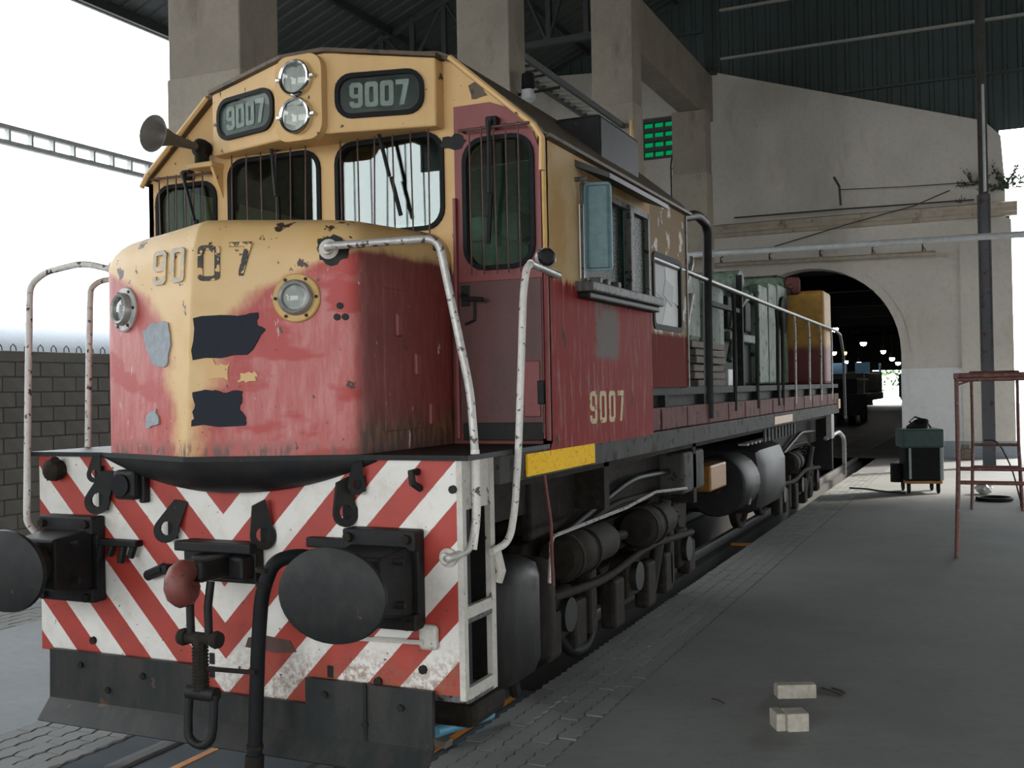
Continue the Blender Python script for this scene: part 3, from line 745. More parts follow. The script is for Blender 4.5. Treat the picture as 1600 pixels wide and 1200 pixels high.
ll = ['nearest hall lamp, high inside the arch', 'second hall lamp, high in the middle of the arch', 'white hall lamp beside the orange one', 'small orange hall lamp', 'hall lamp near the right arch jamb, under the lit beam',
      'small low hall lamp left of the others', 'low wide hall lamp above the distant engine', 'low hall lamp close to the right arch jamb', 'lowest hall lamp at the right arch jamb']
for (x, y, z, wm), L in zip(lamps, ll):
    t = tag(empty('hall_lamp', (x, y, z)), L, 'lamp', 'lamps in the far hall')
    r = .17 if y < 48 else .15
    MB().lathe([(.04, .3), (.07, .24), (r, .05), (r*.98, .03)], (0, 0, 0), (0, 0, 1), 14).build('shade', hd, t)
    MB().lathe([(0, -.13), (r*.6, -.1), (r*.9, 0), (r*.6, .06), (0, .08)], (0, 0, 0), (0, 0, 1), 14).build('bulb', mt['lamp_warm' if wm else 'lamp_on'], t, smooth=60)
    MB().cyl((0, 0, .28), (0, 0, 6.1-z), .015, 5).build('cord', hd, t)
# engines standing far inside
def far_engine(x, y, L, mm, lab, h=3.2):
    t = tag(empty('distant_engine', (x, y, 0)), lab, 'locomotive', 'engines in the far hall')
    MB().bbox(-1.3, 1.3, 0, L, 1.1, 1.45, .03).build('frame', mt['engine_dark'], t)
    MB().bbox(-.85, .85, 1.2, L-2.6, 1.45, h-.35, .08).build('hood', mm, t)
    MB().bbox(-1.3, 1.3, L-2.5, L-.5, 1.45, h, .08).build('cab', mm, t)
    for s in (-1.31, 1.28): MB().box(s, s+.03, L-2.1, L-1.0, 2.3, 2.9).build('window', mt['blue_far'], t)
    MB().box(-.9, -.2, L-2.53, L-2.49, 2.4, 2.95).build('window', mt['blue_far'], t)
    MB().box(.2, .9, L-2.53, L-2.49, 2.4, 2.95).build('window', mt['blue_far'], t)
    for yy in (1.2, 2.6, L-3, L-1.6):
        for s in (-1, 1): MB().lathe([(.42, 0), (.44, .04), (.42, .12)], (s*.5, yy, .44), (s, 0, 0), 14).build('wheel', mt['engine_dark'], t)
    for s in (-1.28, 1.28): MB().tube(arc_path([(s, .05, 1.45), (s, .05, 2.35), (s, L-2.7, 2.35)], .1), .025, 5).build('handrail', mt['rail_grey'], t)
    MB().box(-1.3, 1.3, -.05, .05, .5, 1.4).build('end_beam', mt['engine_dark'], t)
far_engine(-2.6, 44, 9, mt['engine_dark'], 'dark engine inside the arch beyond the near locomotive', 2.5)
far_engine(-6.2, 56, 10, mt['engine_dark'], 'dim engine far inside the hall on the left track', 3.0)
t = tag(empty('blue_wagon', (-.6, 70, 0)), 'blue wagon far inside the arch near the right jamb', 'wagon')
MB().bbox(-1.2, 1.2, 0, 8, .9, 2.5, .1).build('body', mt['blue_far'], t)
for yy in (1, 2.4, 5.6, 7):
    for s in (-1, 1): MB().lathe([(.42, 0), (.42, .12)], (s*.5, yy, .44), (s, 0, 0), 12).build('wheel', mt['engine_dark'], t)
MB().box(-1.1, 1.1, 0, 8, .75, .92).build('underframe', mt['engine_dark'], t)
# a tree outside beyond the hall
t = tag(empty('yard_tree', (-1.5, 104, 0)), 'leafy tree in daylight beyond the far end of the hall', 'tree')
MB().tube([(0, 0, -.3), (.1, 0, 2), (-.1, .1, 4)], [.25, .2, .12], 8).build('trunk', mt['twig'], t)
lf = MB()
for i in range(900):
    c = Vector((random.gauss(0, 2.2), random.gauss(0, 1.5), 3.2+random.gauss(0, 1.2))); q = Vector((random.uniform(-1,1), random.uniform(-1,1), random.uniform(-1,1))).normalized(); r2 = q.orthogonal().normalized()
    lf.add([c, c+q*.3+r2*.15, c+q*.6, c+q*.3-r2*.15], [(0,1,2,3)])
o = lf.build('foliage', mt['tree_leaf'], t); o['kind'] = 'stuff'

# ================================================================ THE LOCOMOTIVE
loco = tag(empty('locomotive', (0, 0, 0)), 'old red and yellow diesel locomotive with striped buffer beam and number 9007', 'locomotive')
def B(m, name, mat, parent=loco, smooth=None, bevel=None, label=None):
    o = m.build(name, mt[mat], parent, smooth, bevel)
    if label: o['label'] = label
    return o

# ---- buffer beam with its stripes
m = MB(); m.plate([(-1.35, .47), (-.2, .46), (-.12, .30), (.50, .30), (.50, .455), (1.35, .47), (1.36, 1.585), (-1.35, 1.585)], [], -.05, 0, M_front(0))
beam = B(m, 'buffer_beam', 'stripes', label='buffer beam painted with red and white chevrons')
m = MB(); m.box(-1.345, 1.355, .05, .11, .5, 1.56); B(m, 'beam_back', 'black_steel', beam)
# small slots, bolts and grab eye on the beam
for (x, z) in ((.62, .52), (.62, .44), (-.12, .52), (-.12, .45)): B(MB().bbox(x-.018, x+.018, -.004, .02, z-.03, z+.03, .004), 'slot', 'black_steel', beam)
for (x, z) in ((-1.28, .9), (-.95, .55), (1.15, .58), (.9, .5)): B(MB().cyl((x, -.015, z), (x, .01, z), .022, 8), 'bolt', 'dark_steel', beam)
B(MB().tube([(.62, -.03, .70), (1.17, -.03, .715)], .012, 6), 'thin_rod', 'white_frame', beam, 50)
B(MB().bbox(1.14, 1.24, -.03, 0, .68, .80, .02), 'rod_lug', 'white_frame', beam)
B(MB().plate([(.10, .60), (.30, .585), (.42, .60), (.38, .655), (.22, .67), (.12, .65)], [], 0, .004, M_front(0)), 'rust_patch', 'rust', beam)

# ---- plough below the beam
def plow(x0, x1):
    m = MB()
    prof = [(-.045, .49), (-.05, .22), (-.14, .115), (-.125, .105), (-.03, .215), (-.02, .49)]
    n = len(prof); P = [(x, y, z) for x in (x0, x1) for y, z in prof]
    return m.add(P, [(i, (i+1) % n, n+(i+1) % n, n+i) for i in range(n)]+[tuple(range(n)), tuple(range(2*n-1, n-1, -1))])
pl = B(plow(-1.24, -.16), 'plough', 'plow', label='black steel plough blade under the beam, left half')
m = MB()
prof = [(-.045, .36), (-.05, .22), (-.14, .115), (-.125, .105), (-.03, .215), (-.02, .36)]
n = len(prof); P = [(x, y, z) for x in (-.16, .50) for y, z in prof]
m.add(P, [(i, (i+1) % n, n+(i+1) % n, n+i) for i in range(n)]+[tuple(range(n)), tuple(range(2*n-1, n-1, -1))])
B(m, 'plough_centre', 'plow', pl)
pr_ = B(plow(.50, 1.22), 'plough', 'plow')
for (x, z) in ((-1.0, .42), (-.55, .40), (.62, .42), (1.05, .40), (.85, .30), (-.8, .30)): B(MB().cyl((x, -.06, z), (x, -.04, z), .018, 6), 'bolt', 'dark_steel', pr_ if x > 0 else pl)
B(MB().box(.84, .86, -.055, -.045, .22, .5), 'weld_seam', 'black_steel', pr_)

# ---- buffers
def buffer(x, lab):
    s = MB().bbox(x-.20, x+.20, -.06, 0, .78, 1.25, .012)
    b = B(s, 'buffer', 'black_steel', loco, label=lab)
    B(MB().bbox(x-.20, x+.20, -.10, -.05, 1.15, 1.25, .01), 'flange', 'black_steel', b); B(MB().bbox(x-.20, x+.20, -.10, -.05, .78, .86, .01), 'flange', 'black_steel', b)
    m = MB(); a = .17; c = .135
    P = [(x-a, -.06, .84), (x+a, -.06, .84), (x+a, -.06, 1.18), (x-a, -.06, 1.18), (x-c, -.30, .88), (x+c, -.30, .88), (x+c, -.30, 1.15), (x-c, -.30, 1.15)]
    m.add(P, [(0,1,2,3),(7,6,5,4),(0,4,5,1),(1,5,6,2),(2,6,7,3),(3,7,4,0)])
    B(m, 'housing', 'black_steel', b, bevel=.015)
    B(MB().lathe([(.12, .0), (.12, .14), (.105, .16), (.105, .22)], (x, -.28, 1.015), (0, -1, 0), 24), 'plunger', 'dark_steel', b, 40)
    B(MB().lathe([(.10, -.03), (.20, -.01), (.275, 0), (.285, .012), (.28, .03), (.22, .048), (.12, .058), (0, .062)], (x, -.47, 1.01), (0, -1, 0), 40, sx=1.0, sy=.755, up=(0, 0, 1)), 'buffer_disc', 'buffer', b, 35)
    for dx in (-.16, .16):
        for z in (.81, 1.21): B(MB().cyl((x+dx, -.125, z), (x+dx, -.09, z), .024, 6), 'bolt', 'dark_steel', b)
    for z in (.92, 1.12): B(MB().cyl((x+.12, -.20, z), (x+.19, -.18, z), .018, 8), 'pin', 'buffer', b)
    return b
buffer(.97, 'black oval buffer on the right of the beam'); buffer(-1.05, 'black oval buffer on the left of the beam')
B(MB().bbox(.52, .79, -.05, 0, 1.14, 1.19, .008), 'bracket_strip', 'black_steel', beam)

# ---- draw hook and screw coupling
m = MB(); m.bbox(-.24, .23, -.07, 0, .94, 1.15, .012); m.bbox(-.25, .24, -.13, -.05, 1.10, 1.15, .008)
hk = B(m, 'draw_gear', 'black_steel', label='draw hook plate with hanging screw coupling')
B(MB().bbox(-.12, .22, -.16, -.06, .97, 1.09, .02), 'draw_bar_guide', 'black_steel', hk)
hx = .06
B(MB().bbox(hx-.035, hx+.075, -.36, -.06, .99, 1.10, .025), 'draw_bar', 'black_steel', hk)
hp_ = []
for i in range(11):
    t = math.radians(70+30*i); hp_.append((hx-.01, -.385+.052*math.cos(t)*1.0, .995+.058*math.sin(t)))
B(MB().tube([(hx, -.33, 1.05)]+hp_, [.05]+[.056, .060, .063, .066, .068, .068, .066, .060, .052, .042, .03], 12), 'hook', 'hook_red', hk, 60, label='rusty red draw hook')
cx0 = .115
for x in (cx0-.055, cx0+.055):
    B(MB().tube([(x, -.34, 1.0), (x-.003, -.36, .88), (x, -.36, .73)], .020, 8), 'link_bar', 'black_steel', hk, 50)
B(MB().cyl((cx0-.10, -.36, .725), (cx0+.10, -.36, .725), .030, 10), 'trunnion', 'dark_steel', hk, 40)
for x in (cx0-.10, cx0+.10): B(MB().lathe([(0, -.03), (.038, -.02), (.044, 0), (.038, .02), (0, .03)], (x, -.36, .725), (1, 0, 0), 12), 'trunnion_nut', 'dark_steel', hk, 40)
sc = MB(); sc.cyl((cx0, -.36, .74), (cx0, -.36, .45), .034, 10)
for i in range(14): sc.cyl((cx0, -.36, .70-.017*i), (cx0, -.36, .693-.017*i), .040, 10)
B(sc, 'screw', 'dark_steel', hk)
cx1 = .125
B(MB().cyl((cx1-.085, -.36, .46), (cx1+.085, -.36, .46), .036, 10), 'lower_trunnion', 'black_steel', hk, 40)
lp = [(cx1-.075, -.365, .46), (cx1-.078, -.375, .36), (cx1-.075, -.38, .29)]
for i in range(1, 8):
    t = PI+PI*i/8; lp.append((cx1+.075*math.cos(t), -.385, .28+.065*math.sin(t)))
lp += [(cx1+.075, -.38, .29), (cx1+.078, -.375, .36), (cx1+.075, -.365, .46)]
B(MB().tube(lp, .021, 8), 'shackle', 'black_steel', hk, 60)
B(MB().tube([(cx0, -.35, .58), (.20, -.35, .58), (.42, -.33, .58)], .013, 6), 'tommy_bar', 'dark_steel', hk)

# ---- brake hose
hose = B(MB().tube(arc_path([(.62, -.02, 1.06), (.56, -.14, 1.12), (.47, -.24, 1.10), (.42, -.27, .95), (.40, -.28, .70), (.385, -.28, .45), (.375, -.29, .16)], .09, 6), .036, 12), 'brake_hose', 'rubber', loco, 60, label='long black brake hose hanging beside the right buffer')
B(MB().cyl((.376, -.29, .17), (.372, -.30, .02), .046, 10).cyl((.33, -.30, .06), (.37, -.30, .09), .02, 8), 'hose_coupling', 'dark_steel', hose, 40)
for z in (1.05, .98, .2): B(MB().cyl((.43 if z > .5 else .377, -.266 if z > .5 else -.289, z), (.432 if z > .5 else .378, -.266 if z > .5 else -.289, z+.02), .041, 12), 'hose_clip', 'dark_steel', hose)

# ---- jumper sockets, lugs and eyes on the beam
def eye(x, z, s, ang, tilt):
    # teardrop shaped lug with a round hole
    o = []; 
    for i in range(13):
        t = PI*.15-PI*1.3*i/12; o.append((math.cos(t)*.05, math.sin(t)*.055-.02))
    o.append((-.01, .105)); o.append((.045, .115))
    h = [(.026*math.cos(2*PI*i/12), .03*math.sin(2*PI*i/12)-.015) for i in range(12)]
    mm = Matrix.Translation((x, -.045, z)) @ Matrix.Rotation(ang, 4, 'Z') @ Matrix.Rotation(tilt, 4, 'Y') @ Matrix.Scale(s, 4) @ frame_m((0, 0, 0), (1, 0, 0), (0, 0, 1))
    return MB().plate(o, [h], -.011, .011, mm)
for (x, z, s, a, tl) in ((-.85, 1.36, 1.35, .5, .25), (-.36, 1.22, 1.3, .5, .35), (.25, 1.21, 1.3, .8, -.25), (.75, 1.34, 1.25, .95, -.2), (-.88, 1.495, .8, .5, 0), (.82, 1.47, .85, .8, -.1)):
    e = B(eye(x, z, s, a, tl), 'lug', 'black_steel', beam)
    B(MB().bbox(x-.03, x+.03, -.02, 0, z-.06*s, z+.03, .006), 'lug_foot', 'black_steel', beam)
k = B(MB().lathe([(.055, 0), (.065, .03), (.06, .07), (.03, .09), (0, .095)], (-1.19, 0, 1.50), (0, -1, 0), 14), 'stop_cock', 'dark_steel', beam, 40)
B(MB().tube([(-1.17, -.05, 1.53), (-1.15, -.07, 1.56)], .025, 8), 'cock_handle', 'dark_steel', beam)
B(MB().bbox(-.70, -.54, -.10, 0, 1.35, 1.51, .025).bbox(-.56, -.52, -.05, 0, 1.33, 1.50, .01), 'jumper_socket', 'black_steel', beam)
B(MB().cyl((-.63, -.10, 1.43), (-.63, -.115, 1.43), .06, 14), 'socket_lid', 'rubber', beam, 40)
rk = MB().bbox(-.86, -.58, -.06, 0, 1.09, 1.125, .006)
for x in (-.84, -.76, -.68, -.61): rk.cyl((x, -.04, 1.09), (x-.02, -.045, 1.02+.02*math.sin(x*40)), .02, 8)
B(rk, 'cable_rack', 'black_steel', beam)
B(MB().cyl((-.52, -.03, .94), (-.38, -.06, .99), .03, 10).bbox(-.40, -.35, -.08, -.02, .96, 1.01, .01), 'hose_stub', 'black_steel', beam)
B(MB().tube([(1.14, -.0, 1.52), (1.13, -.05, 1.52), (1.14, -.055, 1.47), (1.15, 0, 1.44)], .018, 8), 'grab_eye', 'black_steel', beam, 50)
B(MB().cyl((1.33, -.02, 1.44), (1.33, 0, 1.44), .02, 8), 'bolt', 'black_steel', beam)

# ---- deck and prow apron
def vy(x): return -.30+.30*min(1, abs(x)/.84)        # plan of the prow
xs = [-1.4, -.9]+[-.84+1.68*i/20 for i in range(21)]+[.9, 1.42]
m = MB(); top = [(x, vy(x)-.025, 1.60) for x in xs]; n = len(xs)
P = top+[(x, 1.0, 1.60) for x in xs]+[(x, vy(x)-.025, 1.575) for x in xs]+[(x, 1.0, 1.575) for x in xs]
F = []
for i in range(n-1): F += [(i, i+1, n+i+1, n+i), (2*n+i, 3*n+i, 3*n+i+1, 2*n+i+1), (i, 2*n+i, 2*n+i+1, i+1), (n+i, n+i+1, 3*n+i+1, 3*n+i)]
F += [(0, n, 3*n, 2*n), (n-1, 3*n-1, 4*n-1, 2*n-1)]
deck = B(m.add(P, F), 'front_deck', 'black_steel')
m = MB(); P = []; K = 6; xs2 = [-.92+1.84*i/28 for i in range(29)]
for x in xs2:
    u = 1-min(1, (abs(x-.04)/.92))**2; zb = 1.585-.19*u; y0 = vy(x)-.015
    for k in range(K+1):
        t = k/K*PI/2
        P.append((x, (y0)*math.cos(t)-.003, 1.58-(1.58-zb)*math.sin(t)))
F = [(i*(K+1)+k, (i+1)*(K+1)+k, (i+1)*(K+1)+k+1, i*(K+1)+k+1) for i in range(28) for k in range(K)]
B(m.add(P, F), 'prow_apron', 'black_steel', deck, 60)

# ---- nose
def nose_ring(inset, z, rake):
    w = .83-inset; pts = []
    yc = -.295+rake+inset*.8; ysd = .0+inset
    # left flank, left corner, left face, ridge, right face, right corner, right flank
    c = .11
    fl = Vector((-w, 1.0)); cl = Vector((-w, ysd+.0)); rd = Vector((0, yc)); cr = Vector((w, ysd)); fr = Vector((w, 1.0))
    def rnd(a, b, c_, r, n):
        p0 = b+(a-b).normalized()*r; p1 = b+(c_-b).normalized()*r
        return [((1-t/n)**2*p0+2*(t/n)*(1-t/n)*b+(t/n)**2*p1) for t in range(n+1)]
    pts = [fl]+[fl.lerp(cl, t) for t in (.3, .6)]+rnd(fl, cl, rd, .08, 6)
    for t in (.3, .6): pts.append(cl.lerp(rd, .12+t*.8))
    pts += rnd(cl, rd, cr, .016, 4)
    for t in (.4, .7): pts.append(rd.lerp(cr, .08+t*.8))
    pts += rnd(rd, cr, fr, .09, 6)+[cr.lerp(fr, t) for t in (.4, .7)]+[fr]
    return [(p.x, p.y, z+.05*max(0, min(1, p.y))*(1 if z > 2.5 else 0)+(.035*(1-min(1, abs(p.x)/.8)) if z > 2.7 else 0)) for p in pts]
rings = [nose_ring(0, 1.60, 0), nose_ring(0, 1.64, 0), nose_ring(0, 2.1, .03), nose_ring(0, 2.5, .055)]
R_ = .17
for i in range(7):
    t = PI/2*i/6; rings.append(nose_ring(R_*(1-math.cos(t)), 2.60+R_*math.sin(t), .062+.02*i/6))
rings.append(nose_ring(R_+.1, 2.785, .10)); rings.append(nose_ring(R_+.3, 2.80, .12))
m = MB(); n = len(rings[0]); P = [p for r in rings for p in r]
F = [(k*n+i, k*n+i+1, (k+1)*n+i+1, (k+1)*n+i) for k in range(len(rings)-1) for i in range(n-1)]
last = (len(rings)-1)*n; F += [tuple(last+i for i in range(n))]
F += [tuple([k*n for k in range(len(rings))]+[k*n+n-1 for k in range(len(rings)-1, -1, -1)])]
nose = B(m.add(P, F), 'nose', 'nose', loco, 38, label='low snub nose in faded red with cream yellow top and ridge')
# faces of the nose: helper frames (x along the face, y up)
dR = Vector((.82, .295, 0)).normalized(); dL = Vector((.82, -.295, 0)).normalized()
def nose_y(z): return -.295+.03*min(1, max(0, (z-1.64)/.46))+.03*min(1, max(0, (z-2.1)/.45))
def on_nose(X, z, right=True, off=.006):
    yr = nose_y(z); y = yr+(abs(X)/.82)*(0-yr)
    d = Vector((.82, -yr, 0)).normalized() if right else Vector((.82, yr, 0)).normalized()
    up = Vector((0, .06, 1)).normalized() if 0 else Vector((0, .055, 1)).normalized()
    mm = frame_m((X, y, z), d, up); nrm = Vector((mm[0][2], mm[1][2], mm[2][2]))
    return Matrix.Translation(nrm*off) @ mm
def decal(pts, right, name, mat, holes=(), parent=nose, off=.005, th=.003):
    # pts in (X, z); X is converted to the distance along the face
    cx = sum(p[0] for p in pts)/len(pts); cz = sum(p[1] for p in pts)/len(pts)
    mm = on_nose(cx, cz, right, off); k = 1.055
    conv = lambda L: [((x-cx)*k, z-cz) for x, z in L]
    return B(MB().plate(conv(pts), [conv(h) for h in holes], -.006, th, mm), name, mat, parent)
def ragged(pts, amt=.008, n=4):
    out = []
    for i, p in enumerate(pts):
        q = pts[(i+1) % len(pts)]
        for k in range(n):
            t = k/n; j = 0 if k == 0 else amt
            out.append((p[0]+(q[0]-p[0])*t+random.uniform(-j, j), p[1]+(q[1]-p[1])*t+random.uniform(-j, j)))
    return out
decal(ragged([(.015, 2.08), (.28, 2.10), (.37, 2.22), (.33, 2.25), (.335, 2.31), (.20, 2.30), (.015, 2.29)]), True, 'tape_patch', 'tape_dark')['label'] = 'upper slate blue tape patch'
decal(ragged([(.015, 1.75), (.275, 1.75), (.28, 1.79), (.25, 1.85), (.265, 1.92), (.17, 1.915), (.10, 1.93), (.02, 1.92), (.03, 1.84)]), True, 'tape_patch', 'tape_dark')['label'] = 'lower slate blue tape patch'
decal(ragged([(-.31, 2.06), (-.20, 2.06), (-.17, 2.16), (-.20, 2.28), (-.34, 2.29), (-.44, 2.25), (-.40, 2.15)]), False, 'tape_patch', 'tape_grey')['label'] = 'pale grey tape patch left of the ridge'
decal(ragged([(-.40, 1.74), (-.27, 1.76), (-.30, 1.84), (-.40, 1.80)], .012), False, 'paint_scrap', 'tape_grey')
decal(ragged([(.07, 1.99), (.19, 1.975), (.20, 2.06), (.15, 2.05), (.09, 2.09)], .012), True, 'paint_scrap', 'cab_yellow')
decal(ragged([(.24, 1.965), (.33, 1.97), (.32, 2.02), (.25, 2.01)], .012), True, 'paint_scrap', 'cab_yellow')
# digits
W9 = .56
def dig(ch, t=.16):
    w = W9
    if ch == '0':
        return rrect(0, w, 0, 1, .13, 3), [rrect(t, w-t, t, 1-t, .05, 2)]
    if ch == '7':
        return [(0, 1), (w, 1), (w, .86), (w*.62, 0), (w*.62-t*1.05, 0), (w-t*1.25, 1-t), (0, 1-t)], []
    if ch == '9':
        return [(0, .12), (.11, 0), (w-.11, 0), (w, .11), (w, .89), (w-.11, 1), (.11, 1), (0, .89), (0, .5), (.11, .39), (w-t, .39), (w-t, t), (t, t), (t, .26), (0, .26)], [[(t, .54), (w-t, .54), (w-t, 1-t), (t, 1-t)]]
def number(s, mm, h, wscale, gap, name, mat, parent, th=.003, t=.16):
    x = 0; out = []
    adv = h*wscale*W9+gap; tot = adv*len(s)-gap
    for i, ch in enumerate(s):
        o, hs = dig(ch, t); f = lambda L: [(-tot/2+i*adv+a*h*wscale, b*h-h/2) for a, b in L]
        out.append(B(MB().plate(f(o), [f(q) for q in hs], -.004, th, mm), name, mat, parent))
    return out
number('0', on_nose(.085, 2.565, True), .18, 1.15, .05, 'painted_digit', 'digit_black', nose, t=.13)
number('7', on_nose(.245, 2.58, True), .17, 1.2, .05, 'painted_digit', 'digit_black', nose, t=.13)
number('90', on_nose(-.20, 2.57, False), .18, 1.2, .045, 'painted_digit', 'digit_ghost', nose, t=.14)
# marker lights on the nose
def marker(X, z, right, fm, lab):
    mm = on_nose(X, z, right, .0); o = mm.translation; nrm = Vector((mm[0][2], mm[1][2], mm[2][2])); up = Vector((mm[0][1], mm[1][1], mm[2][1]))
    b = B(MB().lathe([(.122, -.03), (.122, .012), (.116, .018), (.085, .018), (.085, -.03)], o, nrm, 32), 'marker_light', fm, nose, 40, label=lab)
    # sub-parts of the nose carry the rest of the light
    B(MB().lathe([(.09, .0), (.088, .04), (.078, .052), (.066, .046), (.060, .03)], o, nrm, 32), 'lamp_bezel', 'ring_steel', nose, 40)
    B(MB().lathe([(.062, .030), (.05, .038), (.03, .045), (0, .048)], o, nrm, 24), 'lens', 'glass_lamp', nose, 60)
    B(MB().lathe([(.062, .03), (.055, .01), (.035, -.012), (0, -.02)], o, nrm, 24), 'reflector', 'reflector', nose, 60)
    for i in range(6):
        a = 2*PI*i/6+.5; p = o+(up*math.cos(a)+up.cross(nrm)*math.sin(a))*.104
        B(MB().cyl(p+nrm*.01, p+nrm*.024, .009, 6), 'screw', 'black_steel', nose)
marker(.525, 2.375, True, 'flange_yel', 'round marker light with yellow flange')
marker(-.61, 2.375, False, 'flange_grey', 'round marker light with chipped grey flange')
# small fittings, hatch on the flank
for (x, z) in ((.72, 2.275), (.76, 2.275), (.735, 2.33)): 
    mm = on_nose(x, z, True, .0); nrm = Vector((mm[0][2], mm[1][2], mm[2][2])); B(MB().cyl(mm.translation-nrm*.02, mm.translation+nrm*.012, .017, 10), 'plug', 'black_steel', nose)
B(MB().bbox(.815, .832, .22, .86, 1.70, 2.44, .006), 'flank_hatch', 'nose', nose)
for (y, z) in ((.55, 2.05), (.36, 2.25), (.7, 1.78)): B(MB().bbox(.825, .85, y-.03, y+.03, z-.06, z+.06, .008), 'hatch_latch', 'cab_red', nose)

# ---- cab shell
CY, CX = .98, 1.42
roof = [(1.42, 3.29), (1.38, 3.345), (.86, 3.785), (.78, 3.82), (.4, 3.87), (0, 3.89), (-.4, 3.87), (-.78, 3.82), (-.86, 3.785), (-1.38, 3.345), (-1.42, 3.29)]
wLL = (-1.33, -.87, 2.72, 3.265); wL = (-.735, -.075, 2.80, 3.375); wR = (.075, .775, 2.86, 3.385); wD = (.945, 1.345, 2.60, 3.31)
holes = [rrect(*wLL, .09), rrect(*wL, .10), rrect(*wR, .10), rrect(*wD, .11)]
m = MB(); m.plate([(-1.42, 1.6), (1.42, 1.6)]+roof, holes, -.04, 0, M_front(CY))
cabf = B(m, 'cab_front', 'cab_front', label='cream yellow cab front wall')
door_o = [(.87, 1.63), (1.40, 1.63), (1.40, 3.22), (1.36, 3.33), (1.20, 3.485), (1.10, 3.525), (.87, 3.525)]
door = B(MB().plate(door_o, [rrect(*wD, .11)], 0, .018, M_front(CY)), 'cab_front_door', 'cab_red', label='dull red front door with tall barred window')
B(MB().bbox(.885, 1.395, CY-.026, CY-.015, 1.66, 2.52, .004), 'lower_panel', 'door_low', door)
B(MB().bbox(1.28, 1.38, CY-.034, CY-.024, 1.75, 2.06, .006), 'red_patch', 'cab_red', door)
B(MB().tube(arc_path([(.93, CY-.02, 2.44), (.93, CY-.08, 2.44), (.95, CY-.09, 2.42), (1.07, CY-.09, 2.41)], .02), .013, 8).bbox(.90, .96, CY-.03, CY, 2.38, 2.5, .006), 'door_handle', 'black_steel', door)
B(MB().tube([(.99, CY-.03, 2.40), (.99, CY-.04, 2.30), (.93, CY-.04, 2.28)], .008, 6), 'lock_hasp', 'black_steel', door)
B(MB().bbox(1.365, 1.405, CY-.04, CY, 1.82, 1.95, .006), 'hinge', 'black_steel', door)
B(MB().bbox(.865, .885, CY-.045, CY, 1.63, 3.0, .004), 'door_stop', 'cab_red', door)
B(MB().bbox(.90, 1.39, CY-.03, CY-.012, 1.62, 1.72, .004), 'kick_plate', 'black_steel', door)
# window rubbers, glass, protective bars, wipers
def ringplate(x0, x1, z0, z1, r, wd, y, t):
    return MB().plate(rrect(x0-wd, x1+wd, z0-wd, z1+wd, r+wd), [rrect(x0+.004, x1-.004, z0+.004, z1-.004, r)], -.03, t, M_front(y))
def front_window(w4, r, par, bars, rail, wiper, wy=CY, tip=None):
    x0, x1, z0, z1 = w4
    B(ringplate(x0, x1, z0, z1, r, .022, wy, .016), 'window_rubber', 'rubber', par)
    B(MB().plate(rrect(x0, x1, z0, z1, r), [], -.022, -.016, M_front(wy)), 'window_pane', 'glass', par)
    yb = wy-.055
    if rail:
        B(MB().cyl((x0-.02, yb, z1+.06), (x1+.02, yb, z1+.055), .008, 6), 'guard_rail', 'rust', par)
        for x in (x0, (x0+x1)/2, x1): B(MB().cyl((x, yb, z1+.058), (x, wy, z1+.058), .008, 6), 'guard_stud', 'rust', par)
    for i in range(bars):
        x = x0+.05+(x1-x0-.10)*i/(bars-1); B(MB().cyl((x, yb, z1+.07), (x+random.uniform(-.012, .012), yb, z0-.05), .0048, 6), 'guard_bar', 'rust', par)
    if wiper:
        (ax, az), (bx, bz), (cx_, cz_) = wiper
        B(MB().bbox(ax-.035, ax+.035, wy-.06, wy, az-.03, az+.03, .01).cyl((ax, wy-.085, az), (ax, wy-.05, az), .018, 8), 'wiper_motor', 'black_steel', par)
        B(MB().tube([(ax, wy-.08, az), (bx, wy-.07, bz)], .012, 6), 'wiper_arm', 'black_steel', par)
        B(MB().box(-.008, .008, -.01, .01, 0, 1, Matrix.Translation((cx_, wy-.05, cz_)) @ (Vector((bx-cx_, 0, bz-cz_)).to_track_quat('Z', 'Y').to_matrix().to_4x4()) @ Matrix.Diagonal((1, 1, ((bx-cx_)**2+(bz-cz_)**2)**.5, 1))), 'wiper_blade', 'rubber', par)
front_window(wLL, .09, cabf, 6, True, ((-1.06, 3.33), (-.98, 3.03), (-.93, 2.82)))
front_window(wL, .10, cabf, 6, True, ((-.36, 3.44), (-.34, 3.12), (-.33, 2.86)))
front_window(wR, .10, cabf, 6, True, ((.40, 3.45), (.47, 3.16), (.53, 2.93)))
front_window(wD, .11, door, 5, True, ((1.13, 3.40), (1.12, 3.0), (1.10, 2.72)), CY-.018)
# black mend on the post between window and door, small patches of old paint
B(MB().plate(ragged([(.79, 3.30), (.80, 3.36), (.90, 3.37), (.95, 3.33), (.90, 3.28)], .012), [], 0, .022, M_front(CY)), 'tar_patch', 'black_steel', cabf)
B(MB().plate(ragged([(.98, 3.56), (.96, 3.64), (1.03, 3.66), (1.08, 3.57)], .006), [], 0, .004, M_front(CY)), 'worn_patch', 'roof_dark', cabf)

